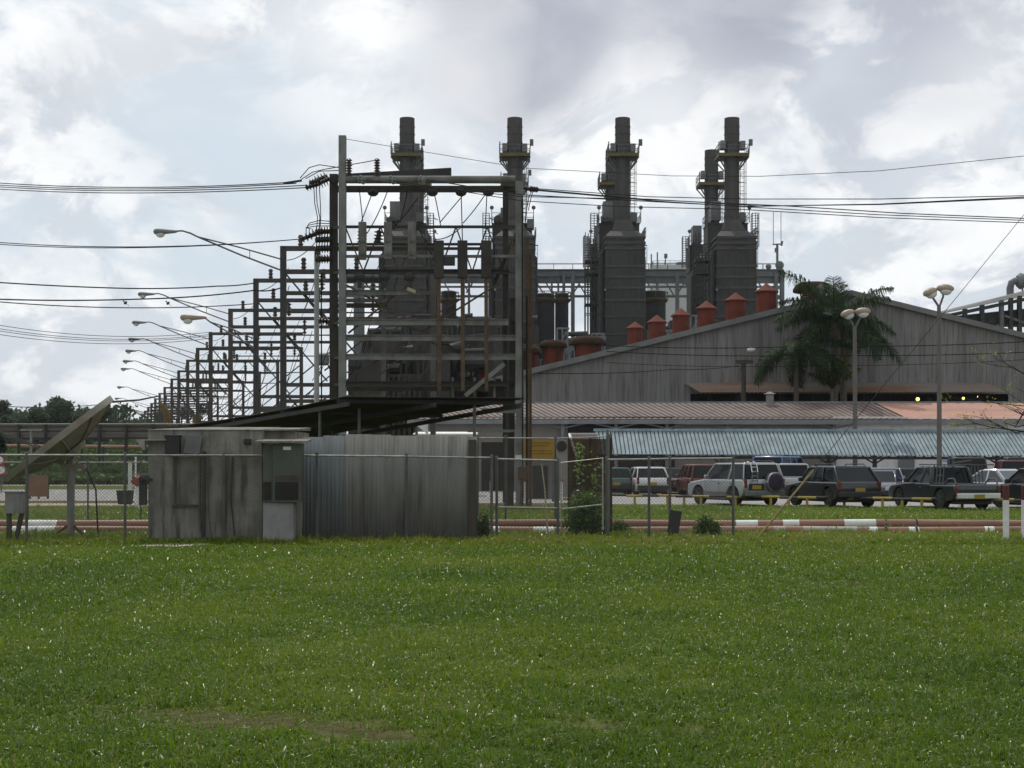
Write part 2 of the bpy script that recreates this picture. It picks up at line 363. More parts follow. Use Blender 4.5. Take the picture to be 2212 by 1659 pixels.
def soil(x, y):
    x = np.asarray(x, float); y = np.asarray(y, float); best = np.full(x.shape, 9.)
    for ti, t in enumerate(TRACKS):
        pts = [(Wx(px, Dg(py)), Dg(py)) for px, py in t]
        for (x0, y0), (x1, y1) in zip(pts, pts[1:]):
            dx, dy = x1-x0, y1-y0; k = np.clip(((x-x0)*dx+(y-y0)*dy)/(dx*dx+dy*dy), 0, 1)
            best = np.minimum(best, np.hypot(x-x0-k*dx, (y-y0-k*dy)*1.0)/(1.3, .9, .9, .45)[ti])
    wob = fbm(x, y, .55, 5)
    s = np.clip(1.25-best/(.05+.42*wob), 0, 1)
    s = .8*s*np.clip((fbm(x, y, .7, 41)-.37)*4.5, 0, 1)*np.where(y > 20, 1, np.clip((x+3.2)/1.2, .5, 1))
    s = np.maximum(s, np.clip((vnoise(x, y*.6, 1.7, 21)-.86)*6, 0, .8)*(fbm(x, y, .35, 8) > .45))
    return s
def height(x, y):
    f = np.clip((29-np.asarray(y, float))/6, 0, 1)
    return f*(fbm(x, y, 1.3, 3)-.5)*.07-.035*soil(x, y)*f
ys = np.concatenate([np.linspace(-30, 4, 8), np.arange(4.4, 40, .16), np.geomspace(40.2, 2600, 40)])
xs = np.concatenate([-np.geomspace(22.3, 1500, 28)[::-1], np.arange(-22, 22.01, .2), np.geomspace(22.3, 1500, 28)])
gx, gy = np.meshgrid(xs, ys); gz = height(gx, gy)
near = (np.abs(gx) < 22) & (gy > 4.2) & (gy < 39.9); gz = np.where(near, gz, 0)
nxg = len(xs); idx = np.arange(len(ys)*nxg).reshape(len(ys), nxg)
gq = np.stack([idx[:-1, :-1], idx[:-1, 1:], idx[1:, 1:], idx[1:, :-1]], -1).reshape(-1, 4)
gm = bpy.data.materials.new('grassy soil'); gm.use_nodes = True; n, l = gm.node_tree.nodes, gm.node_tree.links
b = n['Principled BSDF']; b.inputs['Roughness'].default_value = .95; b.inputs['Specular IOR Level'].default_value = .1
tcg = n.new('ShaderNodeTexCoord')
def gnoise(s, d=6, st=(1, 1, 1)):
    mp_ = n.new('ShaderNodeMapping'); mp_.inputs[3].default_value = st; l.new(tcg.outputs['Object'], mp_.inputs[0])
    x = n.new('ShaderNodeTexNoise'); x.inputs['Scale'].default_value = s; x.inputs['Detail'].default_value = d; l.new(mp_.outputs[0], x.inputs['Vector']); return x.outputs['Fac']
def gramp(v, cols):
    r = n.new('ShaderNodeValToRGB'); e = r.color_ramp.elements
    while len(e) < len(cols): e.new(.5)
    for i, (p, c) in enumerate(cols): e[i].position = p; e[i].color = (*c, 1)
    l.new(v, r.inputs[0]); return r.outputs[0]
def gmix(f, a, c):
    x = n.new('ShaderNodeMix'); x.data_type = 'RGBA'; l.new(f, x.inputs[0]); l.new(a, x.inputs[6]); l.new(c, x.inputs[7]); return x.outputs[2]
g1 = gramp(gnoise(.55), [(.3, (.05, .08, .012)), (.55, (.085, .115, .016)), (.75, (.11, .125, .024))])
g2 = gramp(gnoise(9, 8), [(.3, (.03, .055, .01)), (.6, (.09, .125, .02))])
xg = n.new('ShaderNodeMix'); xg.data_type = 'RGBA'; xg.inputs[0].default_value = .5; l.new(g1, xg.inputs[6]); l.new(g2, xg.inputs[7])
s1 = gramp(gnoise(6, 8), [(.35, (.045, .030, .018)), (.65, (.105, .072, .046))])
at = n.new('ShaderNodeAttribute'); at.attribute_name = 'soil'
l.new(gmix(at.outputs['Fac'], xg.outputs[2], s1), b.inputs['Base Color'])
bp = n.new('ShaderNodeBump'); bp.inputs['Strength'].default_value = .8; bp.inputs['Distance'].default_value = .05; l.new(gnoise(14, 8), bp.inputs['Height']); l.new(bp.outputs[0], b.inputs['Normal'])
gs = np.where(near, soil(gx, gy), 0)
ground = np_mesh('ground', np.stack([gx, gy, gz], -1).reshape(-1, 3), gq, np.zeros((0, 3), 'i'), gm, attr={'soil': gs.ravel()})
tag(ground, kind='structure')
ground.data.polygons.foreach_set('use_smooth', [True]*len(ground.data.polygons))

def strip(name, poly, z, mat):
    mb = MB(); vs = [(x, y, z) for x, y in poly]; mb.add(vs, [tuple(range(len(vs)))])
    return tag(mb.build(name, mat), kind='structure')
strip('parking_lot', [(-12, 57.8), (6, 56.6), (Wx(2212, 48.4)+6, 47.6), (60, 46.5), (60, 86), (-12, 86)], .006, asphalt)
strip('walkway', [(3, 78.9), (60, 78.9), (60, 85.3), (3, 85.3)], .014, concrete_pale)
strip('road', [(-70, 61), (-13.5, 61), (-13.5, 90), (-70, 90)], .006, asphalt)
mb = MB(); mb.span((-70, 54.2, -.2), (-6.0, 57.0, .035)); mb.span((-70, 60.3, -.2), (-13.4, 60.8, .07)); tag(mb.build('kerb', kerbmat, bevel=.03), kind='structure')
mb = MB(); mb.span((-70, 104, -.2), (-9, 107, .06)); tag(mb.build('far_kerb', kerbmat, bevel=.02), kind='structure')
mb = MB(); mb.span((-3, 55.3, -.2), (3.2, 55.75, .10)); tag(mb.build('parking_kerb', kerbmat, bevel=.02), kind='structure')
strip('dirt_apron', [(Wx(290, Dg(1183)), Dg(1183)), (Wx(380, Dg(1184)), Dg(1184)), (Wx(470, Dg(1179)), Dg(1179)), (Wx(430, Dg(1176)), Dg(1176)), (Wx(330, Dg(1177)), Dg(1177))], .03, pipegrey)

# ================================================================ KIOSK (concrete block house) with its cabinet
Dk = 29.2; T = thing('concrete_kiosk', 'windowless stained concrete block hut with recessed panel behind the wire fence', 'hut', (Wx(445, Dk), Dk, 0))
mb = MB(); x0, x1 = Wx(320, Dk), Wx(566, Dk); zt = Wz(930, Dk)
rx0, rx1, rz0, rz1 = Wx(379, Dk), Wx(424, Dk), Wz(1090, Dk), Wz(988, Dk)
for a, c in (((x0, 0), (rx0, zt)), ((rx1, 0), (x1, zt)), ((rx0, 0), (rx1, rz0)), ((rx0, rz1), (rx1, zt))): mb.span((a[0], Dk, a[1]), (c[0], Dk+2.4, c[1]))
mb.span((rx0, Dk+.13, rz0), (rx1, Dk+2.4, rz1))
mb.span((x1+.002, Dk+.35, 0), (Wx(632, Dk), Dk+2.4, zt-.004)); mb.build('wall', concrete, T)
mb = MB(); mb.hull8([(x0-.01, Dk-.02, zt+.003), (x1+.01, Dk-.02, zt+.003), (x1+.01, Dk+2.3, zt+.03), (x0+.6, Dk+2.3, zt+.03)],
                    [(x0-.01, Dk-.02, zt+.02), (x1+.01, Dk-.02, zt+.02), (x1+.01, Dk+2.3, zt+.13), (x0+.6, Dk+2.3, zt+.13)])
mb.hull8([(x1+.015, Dk+.2, zt+.003), (Wx(637, Dk), Dk+.2, zt+.003), (Wx(637, Dk), Dk+2.3, zt+.05), (x1+.015, Dk+2.3, zt+.05)], [(x1+.015, Dk+.2, zt+.03), (Wx(637, Dk), Dk+.2, zt+.03), (Wx(637, Dk), Dk+2.3, zt+.12), (x1+.015, Dk+2.3, zt+.12)]); mb.each('roof_slab', concrete, T)
mb = MB(); mb.span((Wx(300, Dk), Dk-.2, Wz(952, Dk)), (Wx(364, Dk), Dk-.002, Wz(949, Dk))); mb.hull8([(Wx(300, Dk), Dk-.2, Wz(952, Dk)), (Wx(318, Dk), Dk-.2, Wz(952, Dk)), (Wx(318, Dk), Dk-.05, Wz(952, Dk)), (Wx(300, Dk), Dk-.05, Wz(952, Dk))],
    [(Wx(314, Dk), Dk-.2, Wz(972, Dk)), (Wx(318, Dk), Dk-.2, Wz(972, Dk)), (Wx(318, Dk), Dk-.05, Wz(972, Dk)), (Wx(314, Dk), Dk-.05, Wz(972, Dk))]); mb.build('bracket_shelf', concrete_pale, T)
mb = MB(); mb.span((Wx(375, Dk), Dk-.06, rz0-.05), (Wx(428, Dk), Dk-.003, rz0)); mb.build('sill', portal_dark, T)
mb = MB(); mb.span((Wx(360, Dk), Dk-.16, Wz(981, Dk)), (Wx(391, Dk), Dk-.002, Wz(942, Dk))); mb.span((Wx(358, Dk), Dk-.17, Wz(943, Dk)), (Wx(393, Dk), Dk-.003, Wz(940, Dk))); mb.build('junction_box', darksteel, T, bevel=.01)
mb = MB(); mb.box((Wx(420, Dk), Dk-.12, Wz(961, Dk)), (.33, .05, .4), Matrix.Rotation(math.radians(8), 3, 'Y') @ Matrix.Rotation(math.radians(-14), 3, 'X'))
mb.span((Wx(404, Dk), Dk-.10, Wz(979, Dk)), (Wx(432, Dk), Dk-.002, Wz(942, Dk))); mb.build('meter_box', gal, T, bevel=.012)
for j, px in enumerate((430, 434, 452)):
    mb = MB(); mb.tube([(Wx(px, Dk), Dk-.05, Wz(980, Dk)), (Wx(px, Dk), Dk-.05, Wz(1105, Dk)), (Wx(px+3, Dk), Dk-.05, Wz(1140, Dk)), (Wx(px+9, Dk), Dk-.04, .02)], .012, 6); mb.build('conduit', gal if j != 1 else darksteel, T, smooth=True)
mb = MB(); mb.tube([(Wx(444, Dk), Dk-.07, Wz(975, Dk)), (Wx(443, Dk), Dk-.07, Wz(1040, Dk)), (Wx(441, Dk), Dk-.06, .05)], .035, 8); mb.build('drain_pipe', portal_dark, T, smooth=True)
mb = MB(); mb.tube([(Wx(504, Dk), Dk-.04, Wz(985, Dk)), (Wx(500, Dk), Dk-.04, Wz(1080, Dk)), (Wx(508, Dk), Dk-.04, .1)], .014, 6); mb.build('conduit', darksteel, T, smooth=True)
mb = MB(); mb.span((Wx(528, Dk), Dk-.07, Wz(960, Dk)), (Wx(543, Dk), Dk-.002, Wz(948, Dk))); mb.build('wall_lamp', darksteel, T, bevel=.01)
mb = MB(); c = Vector((Wx(318, Dk), Dk-.22, Wz(1036, Dk))); mb.ball(c, .12, (1, .8, 1.05)); mb.span((c.x-.1, c.y-.05, c.z-.52), (c.x+.04, c.y+.08, c.z-.05)); mb.tube([c+Vector((-.02, -.1, .02)), c+Vector((-.02, -.2, .02))], .05, 10); mb.bar(c, c+Vector((.1, .21, 0)), .05); mb.build('alarm_bell', portal_dark, T, smooth=True)
Dc = 28.9; T = thing('electrical_cabinet', 'pale green electrical cabinet with dark vent on a white concrete plinth', 'cabinet', (Wx(608, Dc), Dc, 0))
mb = MB(); mb.span((Wx(567, Dc), Dc+.02, 0), (Wx(633, Dc), Dc+.42, Wz(1085, Dc))); mb.build('plinth', concrete_pale, T, bevel=.01)
mb = MB(); mb.span((Wx(568, Dc), Dc-.02, Wz(1084.6, Dc)), (Wx(590, Dc), Dc+.38, Wz(962, Dc))); mb.span((Wx(590.4, Dc), Dc-.08, Wz(1084.6, Dc)), (Wx(651, Dc), Dc+.38, Wz(958, Dc))); mb.build('body', cabinet, T, bevel=.008)
mb = MB(); mb.span((Wx(569, Dc), Dc-.03, Wz(1080, Dc)), (Wx(586, Dc), Dc-.022, Wz(1041, Dc))); mb.span((Wx(596, Dc), Dc-.09, Wz(1080, Dc)), (Wx(646, Dc), Dc-.083, Wz(1041, Dc)))
mb.build('vent_grille', darkvoid, T)
mb = MB()
for k in range(9): z = Wz(1078-k*4.2, Dc); mb.span((Wx(597, Dc), Dc-.098, z), (Wx(645, Dc), Dc-.091, z+.008))
mb.each('louvre', darksteel, T)
mb = MB(); mb.span((Wx(596, Dc), Dc-.09, Wz(1038, Dc)), (Wx(649, Dc), Dc-.083, Wz(1027, Dc))); mb.build('data_strip', woodold, T)
mb = MB(); mb.span((Wx(613, Dc), Dc-.088, Wz(972, Dc)), (Wx(630, Dc), Dc-.083, Wz(965, Dc))); mb.build('label_plate', whitepaint, T)
mb = MB(); mb.hull8([(Wx(555, Dc), Dc-.22, Wz(957, Dc)), (Wx(667, Dc), Dc-.22, Wz(957, Dc)), (Wx(667, Dc), Dc+.5, Wz(951, Dc)), (Wx(555, Dc), Dc+.5, Wz(951, Dc))],
                    [(Wx(555, Dc), Dc-.22, Wz(953, Dc)), (Wx(667, Dc), Dc-.22, Wz(953, Dc)), (Wx(667, Dc), Dc+.5, Wz(947, Dc)), (Wx(555, Dc), Dc+.5, Wz(947, Dc))]); mb.build('hood', concrete, T)

# ================================================================ CORRUGATED SCREEN WALL + SHELTER
Dw = 29.9; T = thing('corrugated_screen', 'head high wall of stained upright corrugated zinc sheets', 'wall', (Wx(840, Dw), Dw, 0))
edges = [656, 700, 748, 800, 843, 902, 960, 1012, 1029]
for k in range(len(edges)-1):
    a, c_ = Wx(edges[k], Dw), Wx(edges[k+1], Dw); zt = Wz((944, 941, 938, 939, 941, 939, 942, 943)[k], Dw)
    mb = MB(); mb.corr((a-.02, Dw+.012*(k % 2), .0), (c_-a+.04, 0, 0), (0, 0, zt), max(2, round((c_-a)/.076)), .0065, 8); mb.build('sheet', zinc_blue if k in (0, 1) else zinc, T, solid=.002, smooth=60)
mb = MB()
for px in (656, 776, 878, 1026): mb.span((Wx(px, Dw)-.025, Dw+.03, 0), (Wx(px, Dw)+.025, Dw+.08, Wz(945, Dw)))
for z in (.4, 1.2, 2.0): mb.span((Wx(658, Dw), Dw+.082, z), (Wx(1027, Dw), Dw+.13, z+.05))
mb.build('frame', woodold, T)
mb = MB(); mb.span((Wx(1012, Dw), Dw-.06, 0), (Wx(1029, Dw), Dw-.02, Wz(950, Dw))); mb.build('edge_post', woodold, T)
A_, B_ = W(745, 857, 33), W(1135, 860, 33); D_, C_ = W(400, 919, 41), W(690, 942, 41)
T = thing('open_shelter', 'dark sloping corrugated roof on thin posts over the fenced yard', 'shelter', (-4, 36, 0))
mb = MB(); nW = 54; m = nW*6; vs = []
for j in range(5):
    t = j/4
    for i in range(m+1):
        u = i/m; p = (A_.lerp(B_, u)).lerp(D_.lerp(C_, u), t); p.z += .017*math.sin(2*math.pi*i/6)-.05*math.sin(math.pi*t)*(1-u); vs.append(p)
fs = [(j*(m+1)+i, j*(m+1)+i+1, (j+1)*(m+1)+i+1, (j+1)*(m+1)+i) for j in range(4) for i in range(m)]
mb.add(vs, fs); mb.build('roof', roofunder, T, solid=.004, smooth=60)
mb = MB()
for t in (.04, .35, .66, .96):
    a, c_ = A_.lerp(D_, t), B_.lerp(C_, t); dz = Vector((0, 0, -.07)); mb.bar(a+dz, c_+dz, .05, .09)
mb.each('purlin', portal_dark, T)
mb = MB()
for u in (.02, .5, .98):
    a, c_ = A_.lerp(B_, u), D_.lerp(C_, u); dz = Vector((0, 0, -.17)); mb.bar(a+dz, c_+dz, .07, .1)
mb.each('rafter', portal_dark, T)
for px, D in ((691, 34.5), (776, 34), (1025, 33.4), (900, 39.6), (716, 39.8)):
    mb = MB(); x = Wx(px, D); t = (D-33)/8; z = 3.0-.5*t; mb.tube([(x, D, 0), (x, D, z)], .038, 8); mb.build('post', gal, T, smooth=True)

# ================================================================ FENCES
def chain(mb, p, q, z0, z1, pitch=.075, r=.0022, sag=0):   # diamond mesh of real wires between two ground points
    p, q = Vector(p), Vector(q); d = q-p; L = d.length; d.normalize(); H = z1-z0
    nrm = Vector((-d.y, d.x, 0))*r; n_ = int((L+H)/pitch)
    for sgn in (1, -1):
        for i in range(n_):
            s0 = i*pitch-(H if sgn > 0 else 0); s1 = s0+H*sgn if sgn > 0 else s0-H
            a, b_ = (s0, z0), (s1, z1)
            def clip(pt, ot):
                s_, z_ = pt
                if s_ < 0: k = (0-s_)/(ot[0]-s_); return (0, z_+(ot[1]-z_)*k)
                if s_ > L: k = (L-s_)/(ot[0]-s_); return (L, z_+(ot[1]-z_)*k)
                return pt
            if max(s0, s1) <= 0 or min(s0, s1) >= L: continue
            a, b_ = clip(a, b_), clip(b_, a)
            P = p+d*a[0]; Q = p+d*b_[0]; P = Vector((P.x, P.y, a[1])); Q = Vector((Q.x, Q.y, b_[1]))
            e = (Q-P)
            if e.length < .02: continue
            w = e.normalized().cross(Vector((-d.y, d.x, 0)))*r
            # triangular section wire
            mb.add([P+w, P-w, P+nrm*1.6, Q+w, Q-w, Q+nrm*1.6], [(0, 1, 4, 3), (1, 2, 5, 4), (2, 0, 3, 5)])
def fence(name, label, posts, ztop, zbot=.05, mid=None, meshy=True, loc=None, pr=.03, rr=.021, group='wire fences round the yard', railmat=gal_rail, pitch=.075):
    posts = [Vector((x, y, 0)) for x, y in posts]; T = thing(name, label, 'fence', loc or posts[0])
    zt = ztop if isinstance(ztop, (list, tuple)) else [ztop]*len(posts); group and tag(T, group=group)
    for i, p in enumerate(posts):
        mb = MB(); mb.lathe(p, [(pr, -.1), (pr, zt[i]+.02), (pr*1.25, zt[i]+.025), (pr*.8, zt[i]+.07)], 8); mb.build('post', gal, T, smooth=True)
    mb = MB(); mb.tube([p+Vector((0, -pr*.2, zt[i])) for i, p in enumerate(posts)], rr, 8); mb.build('top_rail', railmat, T, smooth=True)
    if mid: mb = MB(); mb.tube([p+Vector((0, -pr*.2, mid if not isinstance(mid, list) else mid[i])) for i, p in enumerate(posts)], rr, 8); mb.build('mid_rail', railmat, T, smooth=True)
    if meshy:
        mb = MB()
        for i in range(len(posts)-1): off = Vector((0, -pr*1.4, 0)); chain(mb, posts[i]+off, posts[i+1]+off, zbot, min(zt[i], zt[i+1]), pitch)
        mb.build('chain_link', mesh_wire, T)
    return T
fp = []
for px in (-150, 57.6, 270, 483.5, 684.5, 878, 1062): D = 28.45+(px/1062)*1.45; fp.append((Wx(px, D), D))
fence('chain_link_fence', 'long wire fence with a shiny top rail running in front of the concrete hut', fp, [Wz(983, 28.45)]*4+[Wz(984, 29.3), Wz(986, 29.7), Wz(989, 29.9)])
Dq = 30.2; fence('chain_link_fence', 'short fence bay with a middle rail left of the green bush', [(Wx(1073, Dq), Dq), (Wx(1205, Dq), Dq)], [Wz(991.5, Dq), Wz(995, Dq)], mid=[Wz(1096, Dq), Wz(1098, Dq)])
T = thing('fence_gate', 'sagging wire gate leaf standing ajar in front of the green bush', 'gate', (Wx(1208, 30.3), 30.3, 0))
ga, gb = Vector((Wx(1212, 30.1), 30.1, 0)), Vector((Wx(1302, 30.35), 30.35, 0))
z = [Wz(999.5, 30.1), Wz(989.5, 30.35), Wz(1100, 30.1), Wz(1090, 30.35)]
mb = MB(); V3 = lambda p, zz: Vector((p.x, p.y, zz))
mb.tube([V3(ga, .15), V3(ga, z[0]), V3(gb, z[1]), V3(gb, .2)], .02, 8); mb.tube([V3(ga, z[2]), V3(gb, z[3])], .018, 8); mb.build('gate_frame', gal_rail, T, smooth=True)
mb = MB(); chain(mb, ga+Vector((0, -.03, 0)), gb+Vector((0, -.03, 0)), .15, 1.62); mb.build('chain_link', mesh_wire, T)
fence('chain_link_fence', 'wire fence run to the right of the gate in front of the parked cars', [(Wx(px, 30.45), 30.45) for px in (1310, 1402, 1447, 1584)], [Wz(993, 30.45), Wz(992, 30.45), Wz(991, 30.45), Wz(990, 30.45)])
fence('chain_link_fence', 'low back fence of the yard behind the white dish', [(Wx(px, 37.5), 37.5) for px in (-120, 60, 190, 304, 420)], Wz(998.7, 37.5), pr=.025, rr=.016)
fence('chain_link_fence', 'tall back fence of the yard in front of the yellow board', [(Wx(px, 35.5), 35.5) for px in (1032, 1092, 1200, 1320)], [Wz(946, 35.5), Wz(946, 35.5), Wz(947, 35.5), Wz(943, 35.5)], pr=.028, rr=.016)
fence('chain_link_fence', 'side return of the tall yard fence beside the bush', [(Wx(1320, 35.5), 35.5), (Wx(1312, 31), 31)], [Wz(943, 35.5)]*2, pr=.028, rr=.016, pitch=.06)
# rusted mesh screen behind the bush
T = thing('rusted_screen', 'brown rusted mesh screen panel behind the green bush', 'screen', (Wx(1270, 33.5), 33.5, 0))
mb = MB(); chain(mb, (Wx(1228, 33.5), 33.5, 0), (Wx(1321, 33.5), 33.5, 0), .1, Wz(948, 33.5), .03, .007); mb.build('mesh_sheet', rust, T)
mb = MB()
for px in (1228, 1275, 1321): mb.span((Wx(px, 33.5)-.02, 33.51, 0), (Wx(px, 33.5)+.02, 33.55, Wz(946, 33.5)))
mb.build('frame', rust, T)

# ================================================================ DISH, METER BOX AND OTHER SMALL THINGS IN THE YARD
Dd = 31.5; cdish = W(131, 951, Dd); T = thing('satellite_dish', 'big weathered satellite dish seen edge on, tilted skyward on a post', 'dish', (Wx(153, Dd), Dd, 0))
ax = Vector((-.60, -.19, .78)).normalized(); mt = ax.to_track_quat('Z', 'Y').to_matrix()
Rd = 1.40; prof = []
for k in range(13): r = Rd*k/12; prof.append((max(r, .01), -.31*(1-(k/12)**2)))
prof2 = [(Rd+.05, -.02), (Rd+.06, .12), (Rd, .12)]+[(max(r-.0, .01), zz+.05) for r, zz in reversed(prof)]
mb = MB(); mb.lathe(cdish, prof+prof2, 40, mt); mb.build('reflector', dishmat, T, smooth=35)
mb = MB()
for k in range(10):
    a = 2*math.pi*k/10; mb.tube([cdish+mt@Vector((Rd*f*math.cos(a), Rd*f*math.sin(a), -.31*(1-f*f)-.015)) for f in (.15, .4, .65, .9, 1.0)], .018, 5)
mb.build('rib', dishmat, T)
back = cdish+mt@Vector((0, 0, -.31)); top = Vector((Wx(153, Dd), Dd, Wz(1005, Dd)))
mb = MB(); mb.tube([back, back+mt@Vector((0, 0, -.12))], [.42, .34], 14); mb.bar(back+mt@Vector((0, 0, -.08)), top, .12, .12); mb.bar(back+mt@Vector((.35, 0, .03)), top+Vector((.2, 0, 0)), .035); mb.bar(back+mt@Vector((-.4, 0, .04)), top+Vector((-.1, 0, 0)), .035)
mb.span((Wx(134, Dd), Dd-.1, Wz(1013, Dd)), (Wx(184, Dd), Dd+.1, Wz(1002, Dd))); mb.build('mount', dishmat, T)
mb = MB(); mb.lathe((Wx(153, Dd), Dd, 0), [(.085, -.1), (.085, Wz(1004, Dd))], 14); mb.build('post', concrete_pale, T, smooth=True)
for sx in (-1, 1): mb = MB(); mb.bar((Wx(153+sx*36, Dd), Dd-.15, .0), (Wx(153+sx*7, Dd), Dd-.02, Wz(1136, Dd)), .05); mb.build('brace', rust, T)
mb = MB(); mb.bar((Wx(186, Dd), Dd, Wz(1010, Dd)), (Wx(207, Dd), Dd, Wz(1058, Dd)), .03); mb.bar((Wx(207, Dd), Dd, Wz(1058, Dd)), (Wx(212, Dd), Dd, 0), .03); mb.build('strut', darksteel, T)


D = 29.4; T = thing('meter_cabinet', 'small pale grey meter box on two wooden legs', 'meter box', (Wx(32, D), D, 0))
mb = MB(); mb.span((Wx(15, D), D-.12, Wz(1109, D)), (Wx(54, D), D+.12, Wz(1064, D))); mb.span((Wx(13, D), D-.14, Wz(1064, D)), (Wx(56, D), D+.14, Wz(1061, D))); mb.build('box', concrete_pale, T, bevel=.01)
mb = MB(); mb.span((Wx(16, D), D-.06, -.05), (Wx(25, D), D+.02, Wz(1109, D))); mb.build('leg', woodold, T)
mb = MB(); mb.bar((Wx(33, D), D, -.05), (Wx(47, D), D, Wz(1109, D)), .08); mb.build('leg', woodold, T)
# leaning board on a stub post, bamboo stick
D = 29.9; T = thing('leaning_board', 'dark weathered board leaning on a short stump beside the fence end', 'board', (Wx(1456, D), D, 0))
mb = MB(); mb.box((Wx(1457, D), D, Wz(1127, D)), (.24, .05, .47), Matrix.Rotation(math.radians(9), 3, 'Y')); mb.build('panel', portal_dark, T)
mb = MB(); mb.bar((Wx(1449, D), D+.03, 0), (Wx(1453, D), D+.04, Wz(1130, D)), .09); mb.build('stump', woodold, T)
D = 30.6; mb = MB(); mb.tube([W(1170, 1003, D), W(1177, 1060, D), W(1180, 1105, D), (Wx(1184, D), D, .02)], [.014, .017, .02, .021], 7); tag(mb.build('bamboo_stick', M('dry bamboo', (.42, .36, .22), (.3, .25, .15), .7), loc=(Wx(1184, D), D, 0), smooth=True), 'thin dry bamboo stick standing against the short fence bay', 'stick')
# guy wire with yellow guard
gA, gB = Vector((Wx(1632, 29.9), 29.9, 0)), W(1757, 1016, 33); T = thing('guy_wire', 'taut guy wire with a yellow guard tube over its foot', 'guy wire', gA)
mb = MB(); mb.tube([gA, gB], .024, 8); mb.build('guard_tube', M('weathered yellow guard', (.2, .15, .06), (.12, .095, .045), .85, spec=.1, scale=5), T, smooth=True)
dr = gB-gA; mb = MB(); mb.tube([gA+Vector((.01, .01, .0)), gB, W(2047, 666, 40.0), W(2260, 405, 45), W(2560, 20, 52)], .009, 5); mb.build('strand', wire_far, T)

# ================================================================ BOLLARDS, PIPES, LOW BARRIER
D = 29.6
def bollard(px, label):
    T = thing('bollard', label, 'bollard', (Wx(px, D), D, 0), 'white posts with red tops'); h = Wz(1048, D); r = .062
    mb = MB(); mb.lathe((Wx(px, D), D, 0), [(r, -.1), (r, h*.735)], 16); mb.build('shaft', whitepaint, T, smooth=True)
    mb = MB(); mb.lathe((Wx(px, D), D, 0), [(r+.002, h*.735), (r+.002, h-.01), (r*.85, h), (.005, h+.001)], 16); mb.build('painted_top', M('maroon bollard top', (.12, .025, .022), (.08, .02, .018), .6), T, smooth=True)
bollard(2173, 'white bollard with a dark red top standing clear of the frame edge'); bollard(2213, 'white bollard with a dark red top cut by the frame edge')
def pipeline(label, D, ztop, r, bands, wob):
    T = thing('pipeline', label, 'pipe', (0, D, 0), 'ground pipes across the lawn'); cuts = sorted(set([-45]+[v for b_ in bands for v in b_[:2]]+[45]))
    def path(x0, x1):
        n_ = max(2, int((x1-x0)/1.0)+1); return [Vector((x0+(x1-x0)*i/(n_-1), D+.03*math.sin(wob+.5*(x0+(x1-x0)*i/(n_-1))), ztop-r+.012*math.sin(wob*2+.8*(x0+(x1-x0)*i/(n_-1))))) for i in range(n_)]
    for a, c_ in zip(cuts, cuts[1:]):
        mt_ = next((b_[2] for b_ in bands if b_[0] <= a+1e-6 and c_ <= b_[1]+1e-6), None)
        mb = MB(); mb.tube(path(a, c_), r if mt_ is None else r*1.03, 16); mb.build('pipe_run' if mt_ is None else 'painted_band', mt_ or pipebrown, T, smooth=True)
    for x in np.arange(-40, 41, 6.3): mb = MB(); mb.span((x-.12, D-r-.05, -.1), (x+.12, D+r+.05, ztop-2*r+.03)); mb.build('sleeper', concrete, T)
    for x in (Wx(1912, D), Wx(1978, D)): mb = MB(); mb.lathe((x, D, ztop-r), [(r+.03, -.02), (r+.03, .02)], 16, Matrix.Rotation(math.pi/2, 3, 'Y')); mb.build('flange', darksteel, T)
P = lambda *a: [(Wx(x0, D), Wx(x1, D), m) for x0, x1, m in a]
D = 34.6; pipeline('rear one of two rusty brown ground pipes with white bands', D, Wz(1122.5, D), .105, P((60, 124, whitepaint), (1519, 1541, whitepaint), (1589, 1636, whitepaint), (1690, 1725, whitepaint), (1822, 1890, whitepaint)), .3)
D = 33.4; pipeline('front one of two rusty brown ground pipes with white bands', D, Wz(1137, D), .105, P((28, 120, whitepaint), (1058, 1078, whitepaint), (1152, 1197, whitepaint), (1316, 1326, whitepaint), (1670, 1696, pipegrey), (1733, 1850, pipegrey), (1877, 1894, whitepaint), (1962, 1984, whitepaint), (2126, 2147, whitepaint)), 1.7)
# yellow and black knee rail along the parking lot
T = thing('knee_rail', 'low black and yellow striped rail along the edge of the parking lot', 'barrier', (Wx(1700, 53.5), 53.5, 0))
ra, rb = Vector((Wx(1285, 57.4), 57.4, 0)), Vector((Wx(2212, 48.6)+2.4, 48.0, 0)); L_ = (rb-ra).length; n_ = 27
zr = .36
for k in range(n_):
    a, c_ = ra.lerp(rb, k/n_), ra.lerp(rb, (k+1)/n_); up = Vector((0, 0, zr+.015*math.sin(k*2.1)))
    mb = MB(); mb.tube([a+up, c_+up], .05, 8); mb.build('rail_section', blackpaint if k % 2 else yellowpaint, T, smooth=True)
for k in range(0, n_+1):
    if k % 2 == 0 or k in (5, 11, 17): p = ra.lerp(rb, min(1, (k+.5)/n_)); mb = MB(); mb.span((p.x-.045, p.y-.03, -.1), (p.x+.045, p.y+.05, zr-.02)); mb.build('post', yellowpaint, T)
T = thing('knee_rail', 'short yellow rail beside the big gantry foot', 'barrier', (Wx(1215, 58), 58, 0))
mb = MB(); mb.tube([W(1197, 1077, 58), W(1290, 1077, 58)], .06, 8); mb.build('rail_section', yellowpaint, T, smooth=True)
for px in (1205, 1250, 1285): mb = MB(); mb.span((Wx(px, 58)-.05, 57.95, -.1), (Wx(px, 58)+.05, 58.05, Wz(1078, 58))); mb.build('post', yellowpaint, T)
